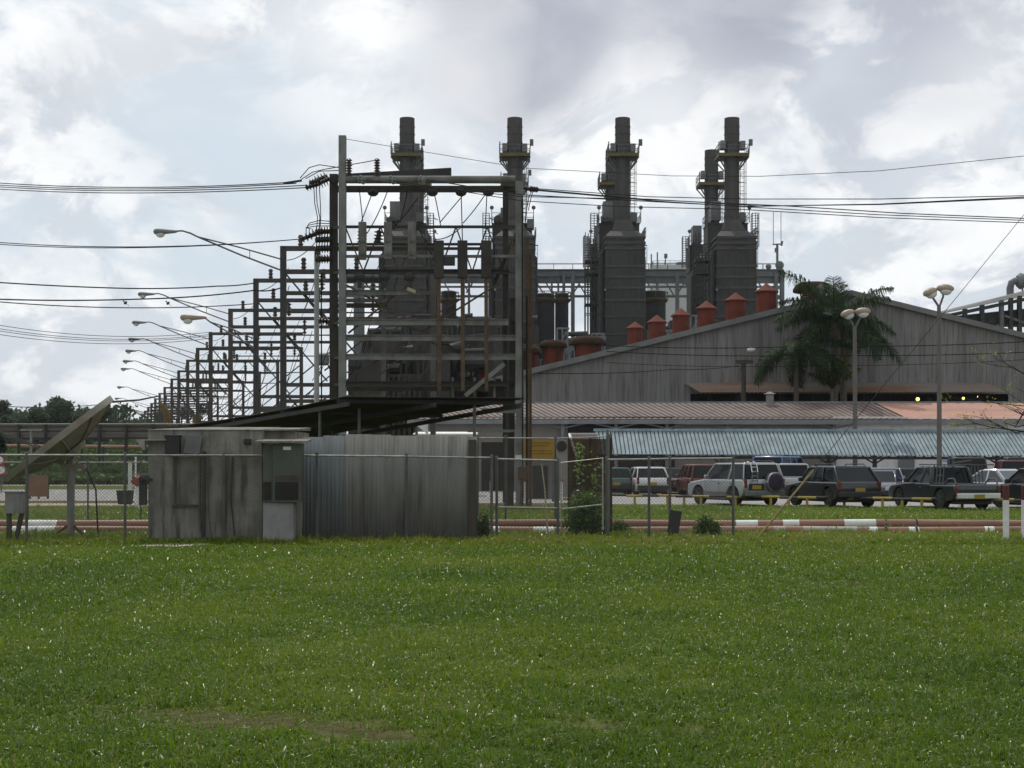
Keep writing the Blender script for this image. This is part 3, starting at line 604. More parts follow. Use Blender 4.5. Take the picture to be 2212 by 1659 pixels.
for px, lb in ((1061, 'slim white marker post with red tip left of the gantry legs'), (1135, 'slim white marker post with red tip right of the gantry leg'), (1213, 'slim white marker post with red tip left of the bush')):
    D = 56.5; T = thing('marker_post', lb, 'post', (Wx(px, D), D, 0), 'slim red tipped marker posts'); h = Wz(1034, D)
    mb = MB(); mb.lathe((Wx(px, D), D, 0), [(.055, -.1), (.055, h-.13)], 10); mb.build('shaft', whitepaint, T, smooth=True)
    mb = MB(); mb.lathe((Wx(px, D), D, 0), [(.066, h-.13), (.07, h-.05), (.02, h)], 10); mb.build('painted_top', redpaint, T, smooth=True)
# hydrant, bin, road signs and other small things by the left road
D = 52; T = thing('hydrant', 'white standpipe hydrant with a red valve head left of the hut', 'hydrant', (Wx(299, D), D, 0))
mb = MB(); mb.lathe((Wx(299.5, D), D, 0), [(.15, -.05), (.14, .05), (.11, .1), (.11, Wz(1050, D))], 14); mb.build('standpipe', whitepaint, T, smooth=True)
mb = MB(); mb.lathe((Wx(299, D), D, Wz(1050, D)), [(.1, 0), (.16, .04), (.16, .3), (.08, .36), (.03, .42)], 14); mb.bar((Wx(283, D), D, Wz(1040, D)), (Wx(299, D), D, Wz(1040, D)), .1); mb.build('valve_head', redpaint, T, smooth=True)
D = 54; mb = MB(); mb.lathe((Wx(281, D), D, 0), [(.075, -.1), (.075, Wz(1000, D)), (.01, Wz(998, D))], 12); tag(mb.build('pipe_post', whitepaint, loc=(Wx(281, D), D, 0), smooth=True), 'thick white pipe post behind the red hydrant', 'post')
D = 55; mb = MB(); mb.lathe((Wx(293, D), D, 0), [(.035, -.1), (.035, Wz(987, D))], 8); tag(mb.build('pipe_post', whitepaint, loc=(Wx(293, D), D, 0), smooth=True), 'thin white pipe post right behind the hydrant', 'post')
D = 50.5; T = thing('litter_bin', 'dark square litter bin beside the white hydrant', 'bin', (Wx(270, D), D, 0))
mb = MB(); mb.hull8([(Wx(258, D), D-.2, .18), (Wx(283, D), D-.2, .18), (Wx(283, D), D+.2, .18), (Wx(258, D), D+.2, .18)], [(Wx(255, D), D-.24, Wz(1059, D)), (Wx(286, D), D-.24, Wz(1059, D)), (Wx(286, D), D+.24, Wz(1059, D)), (Wx(255, D), D+.24, Wz(1059, D))]); mb.build('body', portal_dark, T)
mb = MB(); mb.tube([(Wx(270, D), D+.05, -.1), (Wx(270, D), D+.05, .2)], .04, 8); mb.build('stand', darksteel, T)
def roadsign(px, py, D, r, lb):
    T = thing('road_sign', lb, 'sign', (Wx(px, D), D, 0), 'round red ringed signs'); c = W(px, py, D); rot = Matrix.Rotation(math.pi/2, 3, 'X')
    mb = MB(); mb.lathe(c, [(.01, 0), (r*.64, 0), (r*.64, .012), (.01, .012)], 24, rot); mb.build('face', whitepaint, T)
    mb = MB(); mb.lathe(c+Vector((0, -.0, 0)), [(r*.645, .0), (r, .0), (r, .02), (r*.645, .02), (r*.645, 0)], 24, rot, cap=False); mb.build('red_ring', redpaint, T)
    mb = MB(); mb.tube([(c.x, D+.05, -.1), (c.x, D+.05, c.z+r)], .03, 8); mb.build('pole', gal, T)
roadsign(3, 1015.5, 80, .32, 'lower round white sign with red rim at the left edge'); roadsign(-1, 994, 81, .33, 'upper round white sign with red rim at the left edge')
D = 66; T = thing('site_hoarding', 'brown plywood hoarding panel beyond the road', 'hoarding', (Wx(82, D), D, 0))
mb = MB(); mb.span((Wx(62, D), D, .1), (Wx(103, D), D+.06, Wz(1026, D))); mb.build('panel', M('brown plywood', (.23, .12, .065), (.15, .085, .05), .8), T)
mb = MB()
for px in (63, 82, 102): mb.span((Wx(px, D)-.04, D+.062, -.1), (Wx(px, D)+.04, D+.14, Wz(1024, D)))
mb.build('frame', woodold, T)
D = 120; T = thing('utility_pole', 'thin pale pole standing beyond the road behind the dish', 'pole', (Wx(67, D), D, 0))
mb = MB(); mb.lathe((Wx(67, D), D, 0), [(.13, -.1), (.1, Wz(927, D))], 10); mb.build('shaft', concrete_pale, T, smooth=True)
mb = MB(); mb.span((Wx(67, D)-.9, D-.1, Wz(931, D)), (Wx(67, D)+.9, D+.1, Wz(927, D))); mb.build('crossarm', concrete_pale, T)

# ================================================================ THE BIG GANTRY
DF, DB = 53.7, 55.6
G = thing('dead_end_gantry', 'tall rusty switchyard gantry with double top beams and a mast', 'gantry', (Wx(930, DF), DF, 0))
def part(name, mat, fn, parent=None, **k):
    mb = MB(); fn(mb); return mb.build(name, mat, parent or G, **k)
F_ = lambda px, py, off=0.: W(px, py, DF+off)
Bk = lambda px, py, off=0.: W(px, py, DB+off)
ground_f = lambda px: Vector((Wx(px, DF), DF, -.2)); ground_b = lambda px: Vector((Wx(px, DB), DB, -.2))
def hcol(mb, p, q, w=.3): mb.ibeam(p, q, w, w)
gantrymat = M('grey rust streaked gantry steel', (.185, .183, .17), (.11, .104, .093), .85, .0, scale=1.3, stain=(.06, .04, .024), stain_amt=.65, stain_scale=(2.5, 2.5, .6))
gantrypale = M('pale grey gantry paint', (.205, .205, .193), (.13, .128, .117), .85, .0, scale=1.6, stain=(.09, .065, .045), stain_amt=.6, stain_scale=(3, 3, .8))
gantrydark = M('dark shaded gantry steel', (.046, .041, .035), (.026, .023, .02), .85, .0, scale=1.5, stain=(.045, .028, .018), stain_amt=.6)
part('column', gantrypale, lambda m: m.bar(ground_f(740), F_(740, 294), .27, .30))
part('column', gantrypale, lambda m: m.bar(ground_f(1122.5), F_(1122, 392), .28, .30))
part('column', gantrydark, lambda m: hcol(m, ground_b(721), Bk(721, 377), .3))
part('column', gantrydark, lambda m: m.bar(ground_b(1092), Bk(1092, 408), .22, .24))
for px in (806, 934, 996, 1055): part('bushing', gantrydark, lambda m: m.ball(Bk(px, 416, -.1), .17, (1.3, 1, .9)), smooth=True)
part('column', gantrydark, lambda m: m.bar(Vector((Wx(1094, DF)+.1, DF+.9, -.2)), Vector((Wx(1106, DF), DF+.7, Wz(640, DF))), .26, .22))
# top beams
part('top_beam', gantrymat, lambda m: m.tube([F_(748, 388, -.02), F_(1113, 388, -.02)], .145, 12), smooth=True)
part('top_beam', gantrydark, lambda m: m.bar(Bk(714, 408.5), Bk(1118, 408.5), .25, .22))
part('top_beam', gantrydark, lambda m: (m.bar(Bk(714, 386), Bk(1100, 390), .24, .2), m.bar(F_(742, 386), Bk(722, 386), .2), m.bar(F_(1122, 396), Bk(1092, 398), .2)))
part('cross_plate', darksteel, lambda m: m.prism([Bk(714, 377, -1.3), Bk(974.5, 362, -1.3), Bk(974.5, 380, -1.3), Bk(716, 392, -1.3)], (0, .3, 0)))
for py in (408.5, 399): part('end_plate', gantrydark, lambda m: m.span(Bk(1118, py+8), Bk(1108, py-6, .35)))
# horizontal members (picture heights measured on the front plane)
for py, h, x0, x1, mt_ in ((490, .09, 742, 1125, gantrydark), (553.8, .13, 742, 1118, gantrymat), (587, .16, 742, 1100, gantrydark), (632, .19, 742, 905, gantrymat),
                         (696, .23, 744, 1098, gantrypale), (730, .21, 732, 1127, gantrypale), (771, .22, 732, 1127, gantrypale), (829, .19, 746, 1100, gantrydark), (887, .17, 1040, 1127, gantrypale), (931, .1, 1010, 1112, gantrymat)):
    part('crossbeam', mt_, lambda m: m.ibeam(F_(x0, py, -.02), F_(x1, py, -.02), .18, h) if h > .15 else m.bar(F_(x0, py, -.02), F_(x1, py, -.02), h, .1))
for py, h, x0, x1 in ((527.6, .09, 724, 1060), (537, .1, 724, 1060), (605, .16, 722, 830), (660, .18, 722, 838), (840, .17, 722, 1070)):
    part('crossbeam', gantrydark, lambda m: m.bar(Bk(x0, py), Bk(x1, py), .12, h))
for px, py in ((738, 490), (740, 587), (740, 696), (741, 771), (741, 829)): part('side_tie', gantrydark, lambda m: m.bar(F_(px, py), Bk(px-19, py+3), .1))
for py in (490, 587, 696, 771, 829): part('side_tie', gantrydark, lambda m: m.bar(F_(1122, py), Bk(1092, py+3), .1))
# zigzag lattice and the big X braces
xs_ = (746, 785, 822, 862, 902, 950, 985, 1020, 1052, 1088, 1118); z0, z1 = 587, 490
for i in range(len(xs_)-1):
    a = F_(xs_[i], z0 if i % 2 else z1, .05); c_ = F_(xs_[i+1], z1 if i % 2 else z0, .05); part('lattice_bar', gantrydark if i % 3 else rust, lambda m: m.bar(a, c_, .09, .05))
for a, c_, w in ((F_(744, 612), F_(834, 664), .14), (F_(892, 603), F_(750, 718), .12), (F_(745, 822), F_(876, 738), .13), (F_(1080, 608), F_(905, 718), .13), (F_(880, 702), F_(960, 740), .1), (F_(930, 737), F_(1010, 778), .1),
                 (F_(836, 664), F_(905, 700), .1), (F_(745, 838), F_(800, 872), .14), (F_(905, 700), F_(1000, 640), .08)):
    part('cross_brace', rust, lambda m: m.bar(a+Vector((0, .35, 0)), c_+Vector((0, .35, 0)), w, .06))
part('knee_brace', gantrypale, lambda m: m.bar(F_(1005, 855, -.05), F_(1090, 786, -.05), .24, .16))
part('knee_brace', gantrydark, lambda m: m.bar(F_(1118, 500, .1), F_(1068, 612, .4), .12, .1))
# switch columns
for px in (783, 838, 890): part('switch_housing', gantrymat, lambda m: (m.span(F_(px-9, 560, -.28), F_(px+9, 481, -.06)), m.tube([F_(px, 518, -.3), F_(px, 518, -.36)], .1, 10), m.tube([F_(px, 546, -.3), F_(px, 546, -.36)], .1, 10)), bevel=.02)
for px in (948, 999, 1050):
    part('switch_housing', gantrydark, lambda m: m.span(F_(px-11, 600, -.28), F_(px+11, 521, -.04)), bevel=.02)
    part('switch_post', rust, lambda m: m.bar(F_(px, 599, -.1), F_(px+1, 845, -.1), .17, .14))
for px in (776, 830, 884): part('contact_cap', darksteel, lambda m: (m.ball(F_(px, 598, -.1), .17, (1.3, 1, 1)), m.tube([F_(px, 600, -.1), F_(px+2, 622, -.1)], .09, 8)), smooth=True)
part('tool_box', darksteel, lambda m: m.span(F_(957, 572, -.2), F_(983, 557, .1)), bevel=.02)
for px in (1008, 1055, 1098): part('short_post', gantrymat, lambda m: m.bar(F_(px-30, 870, .2), F_(px-30, 815, .2), .09))
# insulators
def discs(mb, p, q, n_, r, core=.03):
    p, q = Vector(p), Vector(q); d = q-p; mtx = d.to_track_quat('Z', 'Y').to_matrix(); L = d.length; prof = [(core, 0)]
    for k in range(n_): t = L*(k+.2)/n_; prof += [(core, t), (r, t+.25*L/n_), (r*.9, t+.4*L/n_), (core, t+.5*L/n_)]
    prof.append((core, L)); mb.lathe(p, prof, 10, mtx)
for px in (754, 814.5): part('post_insulator', porcelain, lambda m: discs(m, F_(px, 378, -.1), F_(px, 343, -.1), 6, .13, .07), smooth=True)
for px in (781, 846, 911): part('bell_insulator', porcelain_grey, lambda m: discs(m, F_(px-7, 387, -.18), F_(px+9, 390, -.34), 2, .17, .05), smooth=True)
for q in ((713, 386, 690, 396, 0, 4, .24), (692, 397, 660, 406, .2, 5, .15), (706, 380, 680, 391, .4, 4, .2), (690, 389, 668, 395, -.2, 4, .14)): part('strain_insulator', porcelain, lambda m: discs(m, Bk(q[0], q[1], q[4]), Bk(q[2], q[3], q[4]), q[5], q[6], .07), smooth=True)
for py in (499, 517, 536, 559): part('strain_insulator', porcelain, lambda m: discs(m, Bk(716, py, -.2), Bk(681, py+1, -.2), 6, .19, .11), smooth=True)
for q in ((692, 502, 650, 517, 5, .17), (1120, 405, 1152, 409, 3, .13), (716, 695, 688, 692, 4, .18)): part('strain_insulator', porcelain, lambda m: discs(m, Bk(q[0], q[1], .3), Bk(q[2], q[3], .3), q[4], q[5], .08), smooth=True)
for px in (781, 817): part('hanging_insulator', porcelain, lambda m: discs(m, F_(px+2, 498, .5), F_(px, 527, .5), 4, .2, .09), smooth=True)
def sagline(p, q, sag, n_=14):
    p, q = Vector(p), Vector(q); o = []
    for i in range(n_+1): t = i/n_; v = p.lerp(q, t); v.z -= sag*4*t*(1-t); o.append(v)
    return o
jumps = [((776, 411), (784, 480), .05, 1.1), ((806, 415), (780, 480), 0, 1.), ((838, 414), (792, 505), .2, .6), ((1006, 418), (950, 481), 0, .8), ((937, 416), (952, 488), -.1, .6), ((996, 417), (999, 520), .0, .8),
         ((1052, 417), (1000, 482), .1, .8), ((1052, 417), (1048, 490), .12, .5), ((941, 520), (1000, 486), .25, .9), ((880, 415), (864, 480), .1, .5), ((903, 430), (850, 490), .1, .7)]
for (a, c_, sg, of) in jumps: part('jumper', cable, lambda m: m.tube(sagline(F_(a[0], a[1]-3, of), F_(*c_, .1), sg*.6), .02, 5))
for k, (x0, x1) in enumerate(((678, 684), (683, 689), (690, 691))): part('jumper', cable, lambda m: m.tube([Bk(x0, 404), Bk(x0+2, 440), Bk(x1+2, 470), Bk(x1, 500)], .018, 5))
for k in range(3): part('jumper', cable, lambda m: m.tube([Bk(712, 478+k*5), Bk(690-3*k, 476+k*6), Bk(668-4*k, 482+k*5), Bk(661+7*k, 495), Bk(662+6*k, 513)], .018, 5))
part('jumper', cable, lambda m: (m.tube([Bk(648, 385), Bk(668, 362), Bk(690, 356), Bk(732, 362), F_(755, 350, .3)], .018, 5), m.tube([Bk(650, 388), Bk(675, 372), Bk(700, 366), F_(812, 346, .3)], .018, 5), m.tube([Bk(660, 386), Bk(690, 370), Bk(735, 368)], .018, 5)))
part('jumper', cable, lambda m: (m.tube([Bk(1150, 410), Bk(1143, 425), Bk(1138, 450), Bk(1135, 480)], .017, 5), m.tube([Bk(1152, 410), Bk(1147, 428), Bk(1141, 455)], .017, 5)))
part('cable_pipe', rust, lambda m: m.bar(Vector((Wx(1139, DF), DF+.2, -.1)), F_(1139, 520, .2), .12))
part('cable_pipe', rust, lambda m: m.bar(Vector((Wx(1146, DF), DF+.4, -.1)), F_(1146, 545, .4), .1))
part('down_cable', cable, lambda m: m.tube([F_(1128, 430, -.2), F_(1129, 700, -.2), Vector((Wx(1129, DF), DF-.2, 0))], .025, 6))
part('down_cable', cable, lambda m: m.tube([F_(1138, 640, -.1), F_(1138, 1000, -.1), F_(1134, 1030, 0)], .03, 6))
part('cable_box', rust, lambda m: (m.span(F_(1120, 1036, -.35), F_(1141, 1008, -.15)), m.tube([F_(1128, 1036, -.25), Vector((Wx(1124, DF), DF-.25, .1))], .04, 6)), bevel=.02)
part('warning_plate', whitepaint, lambda m: m.span(F_(1113, 991, -.175), F_(1127, 983, -.155)))
part('floodlight', lamptan, lambda m: m.box(F_(889, 628, -.3), (.33, .25, .14), Matrix.Rotation(.35, 3, 'Y')), bevel=.02)
# lean white pole beside the rear column
D = 58.2; T = thing('pipe_pole', 'slim light grey pole left of the tall gantry', 'pole', (Wx(684, D), D, 0))
mb = MB(); mb.lathe((Wx(684, D), D, 0), [(.11, -.1), (.10, Wz(545, D))], 10); mb.build('shaft', M('light grey pole paint', (.36, .36, .355), (.28, .28, .275), .7), T, smooth=True)
mb = MB(); mb.span((Wx(680, D), D-.1, Wz(560, D)), (Wx(692, D), D+.1, Wz(540, D))); mb.build('fuse_box', darksteel, T)
mb = MB(); mb.tube([(Wx(694, D), D, Wz(590, D)), (Wx(695, D), D, 0)], .03, 6); mb.build('downlead', cable, T)

# ================================================================ PORTAL FRAMES receding to the left
hs = [471, 401, 336, 285, 251.6, 226, 203, 185.4, 167, 154, 142.5, 132.5, 124, 116, 109, 103]
TOP = 12.3
P0 = thing_local('portal_frame', 'x', 'portal frame', (0, 0, 0), 'row of portal frames behind the gantry')
pw = 7.35
lp = lambda n_, m_, f, **k: part(n_, m_, f, P0, **k)
lp('column', portal_mat, lambda m: m.span((-.14, -.14, -.2), (.14, .14, TOP)))
lp('column', portal_mat, lambda m: m.span((pw-.13, -.13, -.2), (pw+.13, .13, TOP-1.2)))
for z, h, xa, xb in ((TOP-.11, .22, .145, pw+.13), (11.05, .21, .145, pw-.135), (10.0, .18, .145, pw-.135), (5.5, .18, .145, pw-.135), (4.7, .18, .145, pw-.135)):
    lp('beam', portal_mat, lambda m: m.span((xa, -.13, z-h/2), (xb, .13, z+h/2)))
lp('beam', portal_dark, lambda m: m.bar((.145, .05, 9.05), (pw-.135, .05, 9.05), .07))
for a, c_ in (((.16, 0, 10.9), (2.6, 0, 8.0)), ((1.0, .1, 10.0), (4.1, .1, 6.4)), ((pw-.15, 0, 9.6), (pw-3.4, 0, 7.0)), ((pw-.15, .1, 8.0), (1.5, .1, 3.4)), ((pw-.15, .05, 6.4), (3.2, .05, 2.6)), ((.15, .05, 5.0), (2.2, .05, 2.9)), ((pw-.1, -.1, 11.0), (pw-1.1, -.1, TOP-.2))):
    lp('brace', portal_dark, lambda m: m.bar(a, c_, .11, .08))
for x, z in ((.85, TOP), (3.9, TOP), (1.0, 11.18), (3.6, 11.18), (1.1, 10.12), (4.4, 10.12)):
    lp('insulator', porcelain, lambda m: discs(m, (x, 0, z), (x, 0, z+.55), 3, .15, .10), smooth=True)
for x, z in ((2.8, 9.9), (4.4, 9.9)): lp('insulator', porcelain, lambda m: discs(m, (x, 0, z), (x, 0, z-.8), 4, .14, .06), smooth=True)
lp('insulator', porcelain, lambda m: discs(m, (1.9, 0, 10.9), (1.9, 0, 10.15), 4, .16, .07), smooth=True)
for a, c_, sg in (((1.9, .1, 11.9), (1.0, .1, 9.2), .2), ((2.8, .1, 9.1), (1.4, .1, 5.7), .4), ((4.4, .1, 9.1), (3.0, .1, 5.6), .5), ((5.4, -.1, 12.9), (3.9, -.1, 10.2), .3), ((1.9, -.1, 12.9), (.2, -.1, 11.6), .3), ((6.4, .1, 9.0), (5.0, .1, 4.8), .5), ((5.6, .1, 10.8), (4.6, .1, 9.1), .5)):
    lp('jumper', cable, lambda m: m.tube(sagline(a, c_, sg, 8), .022, 4))
ORD = 'first second third fourth fifth sixth seventh eighth ninth tenth eleventh twelfth thirteenth fourteenth fifteenth sixteenth'.split()
PORT = []
for i, h in enumerate(hs):
    D = FL*(TOP-EYE)/h; px = 215+.8425*h if i > 1 else (612, 553)[i]
    o = P0 if i == 0 else copy_tree(P0); o.location = (Wx(px, D), D, 0); PORT.append((o.location.x, D))
    relabel(o, f'{ORD[i]} of the grey portal frames counting back from the tall gantry')
# the first two frames have tarred left posts and the fourth a round box
for i, mtx in ((0, portal_dark), (1, portal_dark)):
    o = P0 if i == 0 else [c for c in bpy.data.objects if c.parent is None and c.name.startswith('portal_frame') and abs(c.location.y-PORT[1][1]) < .01][0]
    c0 = [c for c in o.children if c.name.startswith('column')][0]
    c0.data = c0.data.copy(); c0.data.materials[0] = mtx
x, D = PORT[2]; T = thing('oil_switch', 'round grey switch drum hung on a portal frame', 'switch', (x+2.6, D-.4, 9.2))
DD = 82; c_ = W(697-1.5, 0, DD); c_ = W(697, 776, DD); T.location = c_; ORG[T.name] = c_.copy()
mb = MB(); mb.lathe(c_, [(.25, -.35), (.38, -.25), (.38, .25), (.25, .35)], 16); mb.build('drum', gal, T, smooth=True)
mb = MB(); mb.bar(c_+Vector((.3, 0, -.3)), c_+Vector((.5, 0, -.75)), .08); mb.bar(c_+Vector((.5, 0, -.75)), c_+Vector((1.6, 0, -.75)), .08); mb.build('bracket', darksteel, T)

# ---------------------------------------------------------------- street lamps reaching out from the frames
def lamp_parts(T, hm, reach=-6.1, za=11.1, zb=11.64, zh=13.0):
    k = reach/-6.1; f = lambda x, z: Vector((x*k, 0, z))
    jx = f(-4.16, zh-.27)
    mb = MB(); mb.tube([f(-.1, za), f(-2.0, za+.72), jx, f(-4.5, zh-.1), f(-4.9, zh+.02), f(-5.3, zh)], .045, 7); mb.build('lower_arm', gal, T, smooth=True)
    mb = MB(); mb.tube([f(-.1, zb), f(-2.1, zb+.57), jx], .038, 7); mb.bar(f(-1.6, zb+.42), f(-1.6, za+.58), .03); mb.build('upper_arm', gal, T, smooth=True)
    mb = MB(); c = f(-5.75, zh-.02)
    prof = [(.04, -.62), (.09, -.5), (.13, -.2), (.17, .1), (.19, .35), (.16, .5), (.05, .56)]
    rot = Matrix.Rotation(-math.pi/2, 3, 'Y'); mb.lathe(c, prof, 14, Matrix.Diagonal((1, 1, .82)) @ rot); mb.build('housing', hm, T, smooth=True)
    mb = MB(); mb.ball(c+Vector((-.22, 0, -.13)), .2, (1.1, .75, .85)); mb.build('lens', lamplens, T, smooth=True)
L0 = thing_local('street_lamp', 'x', 'street lamp', (0, 0, 0), 'long armed street lamps on the portal frames'); lamp_parts(L0, lampgrey)
for j, (i, dz) in enumerate(((0, 0), (2, .3), (3, .1), (4, .1), (5, .2), (6, .35), (7, .5), (9, .2), (11, .1), (13, .2))):
    o = L0 if j == 0 else copy_tree(L0); o.location = (PORT[i][0], PORT[i][1]-.25, dz)
    relabel(o, f'grey street lamp on a long arm fixed to the {ORD[i]} portal frame' if i < 9 else f'tiny far street lamp on the {ORD[i]} portal frame')
T = thing_local('street_lamp', 'yellowed street lamp on a shorter arm fixed to the second portal frame', 'street lamp', (PORT[1][0], PORT[1][1]-.3, 0)); lamp_parts(T, lamptan, -3.8, 8.3, 8.8, 10.05)
for ch in T.children:
    if ch.name.startswith(('housing', 'lens')):
        for v in ch.data.vertices: v.co = Vector((-3.58, 0, 10.03))+(v.co-Vector((-3.58, 0, 10.03)))*1.28

# ---------------------------------------------------------------- overhead lines
def line(label, pts, r=.018, sag=0, cat='cable', name='overhead_line', group='overhead lines', mat=wire_far):
    pts = [Vector(p) for p in pts]; q = []
    e = pts[-1]; px = CX+FL*e.x/e.y
    if px < -10 or px > 2230: d = (e-pts[-2]).normalized(); pts.append(e+Vector((d.x, d.y, d.z+.02))*28)   # the span runs on to its next support
    for i in range(len(pts)-1): q += sagline(pts[i], pts[i+1], sag, 16)[(1 if i else 0):]
    mb = MB(); mb.tube(q, r, 5); o = mb.build(name, mat, loc=pts[0]); return tag(o, label, cat, group)
for k, (ya, yb) in enumerate(((391, 392), (395.5, 395), (399.5, 399), (404.5, 404))):
    line(f'{("topmost", "second", "third", "lowest")[k]} of four conductors leaving the gantry top to the left', [Bk((640, 640, 664, 664)[k], yb+1), W(-60, ya, 66+2*k)], .021, .25)
mb = MB(); mb.bar(Bk(612, 396), Bk(652, 390), .09, .07); tag(mb.build('line_clamp', darksteel, loc=Bk(630, 393)), 'dark line clamp on the topmost conductors beside the gantry', 'clamp')
for k, ya in enumerate((519, 523.5)): line(f'{("upper", "lower")[k]} conductor of the pair left of the gantry middle', [Bk(653, 516), W(-60, ya, 62+3*k)], .02, .3)
line('wavy cable sagging to the second portal frame', [W(552, 611, 82), W(470, 618, 78), W(280, 623, 74), W(-60, 606, 70)], .035, .05)
line('cable rising from the left edge to the first portal frame', [W(606, 622, 70), W(550, 627, 70), W(300, 646, 68), W(-60, 644, 66)], .035, .08)
line('cable with two birds perched on it', [W(552, 656, 83), W(-60, 647, 74)], .03, .33)
for k, (ya, yb) in enumerate(((697, 717), (705, 722), (710, 725), (718, 730))): line(f'{("topmost", "second", "third", "lowest")[k]} of four thin cables ending at the fourth portal frame', [W(458, yb, 114), W(-60, ya-5, 100)], .022, .7)
line('thick cable from the dish tip to the far portal frames', [W(243, 868, 60), W(300, 864, 75), W(345, 855, 95)], .05, 0)
for k in range(4): line(f'{("topmost", "second", "third", "lowest")[k]} faint cable running low to the far frames', [W(255+12*k, 871+k*6, 120), W(330, 893+k*4, 190)], .035, .2)
line('pale double cable crossing behind the dish, upper strand', [W(-20, 929, 60), W(165, 990, 40)], .02, 0); line('pale double cable crossing behind the dish, lower strand', [W(-20, 933, 60), W(160, 992, 40)], .02, 0)
line('thin dark cable along the tree tops', [W(-20, 876, 110), W(240, 872, 110)], .03, .2)
line('thin earth wire sagging from the mast tip across the stacks', [F_(745, 300), W(1130, 363, 55), W(1450, 380, 52), W(1640, 381, 50), W(1900, 369, 48), W(2280, 330, 45)], .011, .0)
for k, (pts, r_) in enumerate((([(1152, 407), (1400, 425), (1612, 430), (1900, 430), (2290, 421)], .017), ([(1152, 409), (1400, 431), (1520, 437), (1700, 445), (1950, 461), (2290, 475)], .019), ([(1152, 411), (1400, 433), (1612, 447), (1900, 464), (2290, 479)], .017),
        ([(920, 388), (1128, 421), (1400, 435), (1612, 446), (1900, 441), (2290, 422)], .02), ([(850, 390), (1128, 434), (1330, 446), (1612, 453), (1900, 470), (2290, 484)], .016), ([(785, 389), (1128, 425), (1400, 430), (1640, 445), (1900, 442), (2290, 425)], .017))):
    line(f'{("upper outgoing conductor", "lower outgoing conductor", "lowest sagging conductor", "conductor from the right bell insulator", "conductor from the middle bell insulator", "conductor from the left bell insulator")[k]} heading right past the stacks', [W(px, py, DF-.4-.9*i*(1 if k > 2 else .9)) for i, (px, py) in enumerate(pts)], r_, 0)
mb = MB(); discs(mb, W(1146, 408, DF), W(1162, 410, DF-.3), 3, .11); tag(mb.build('line_clamp', porcelain, loc=W(1150, 408, DF)), 'knobbly clamp on the conductors right of the gantry', 'clamp')
for k, (ya, ym, yb) in enumerate(((746, 748, 734), (759, 767, 757), (783, 790, 772))): line(f'{("upper", "middle", "lower")[k]} black cable crossing in front of the grey hall', [W((1300, 1310, 1310)[k], ya, 92), W(1750, ym, 91), W(2290, yb, 90)], .028 if k < 2 else .018, .15, mat=cable)
line('cable hooked from the wooden pole towards the gantry', [W(1596, 790, 95), W(1450, 798, 85), W(1160, 806, 60)], .02, .1, mat=cable)
for px, sc in ((271, 1), (363, 1)):
    p = W(px, 656.6+.8*(px == 363), 78.2 if px == 363 else 77); mb = MB(); mb.ball(p+Vector((0, 0, .06)), .1, (1.1, .7, .75), 8, 6, Matrix.Rotation(-.7, 3, 'Y')); mb.ball(p+Vector((-.09, 0, .15)), .045, nu=8, nv=6); mb.bar(p+Vector((.06, 0, 0)), p+Vector((.2, 0, -.1)), .05, .02); mb.bar(p+Vector((-.13, 0, .15)), p+Vector((-.17, 0, .14)), .015)
    tag(mb.build('bird', portal_dark, loc=p, smooth=True), 'small bird on the cable, %s' % ('the left one' if px == 271 else 'the right one'), 'bird', 'birds on the cable')

# ================================================================ THE GREY HALL
DH = 100.0; SK = -.257          # the works run back to the left: x shift per metre of depth
T = thing('grey_hall', 'huge grey gabled hall with streaked cladding behind the long low building', 'hall', (Wx(1750, DH), DH, 0))
H_ = lambda px, py, o=0.: Vector((Wx(px, DH), DH+o, Wz(py, DH)))
xl, xr = Wx(1100, DH), Wx(2500, DH); pk = H_(1837, 637); zl, zr_ = Wz(817.5, DH), Wz(801, DH)
ax0, ax1 = Wx(1492, DH), Wx(2178, DH); az0, az1 = Wz(885, DH), Wz(851, DH)
mb = MB(); nC = 230; gz_ = lambda x: zl+(pk.z-zl)*(x-xl)/(pk.x-xl) if x < pk.x else pk.z-(pk.z-zr_)*(x-pk.x)/(xr-pk.x)
xsH = sorted(set([xl+(xr-xl)*i/nC for i in range(nC+1)]+[ax0, ax1, pk.x])); off = lambda i: .012*(1 if i % 2 else -1)
for i in range(len(xsH)-1):
    a, c_ = xsH[i], xsH[i+1]; ya, yc = DH+off(i), DH+off(i+1)
    for za0, za1, zc0, zc1 in (([(az1, gz_(a), az1, gz_(c_)), (0, az0-1.6, 0, az0-1.6)] if ax0 <= a and c_ <= ax1 else [(0, gz_(a), 0, gz_(c_))])):
        mb.add([(a, ya, za0), (c_, yc, zc0), (c_, yc, zc1), (a, ya, za1)], [(0, 1, 2, 3)])
mb.build('gable_wall', hallmat, T)
dp = 62.0; sh = Vector((SK*dp, dp, 0))
mb = MB()
for a, c_ in ((Vector((xl-.6, DH-.25, zl-.0)), Vector((pk.x, DH-.25, pk.z+.14))), (Vector((pk.x, DH-.25, pk.z+.14)), Vector((xr+.6, DH-.25, zr_)))):
    mb.hull8([a, c_, c_+sh, a+sh], [p+Vector((0, 0, .18)) for p in (a, c_, c_+sh, a+sh)])
mb.build('roof', hallroof, T)
mb = MB()
for a, c_ in (((xl-.6, zl+.02), (pk.x, pk.z+.16)), ((pk.x, pk.z+.16), (xr+.6, zr_+.02))): mb.bar((a[0], DH-.31, a[1]-.08), (c_[0], DH-.31, c_[1]-.08), .1, .3)
mb.build('verge_board', hallroof, T)
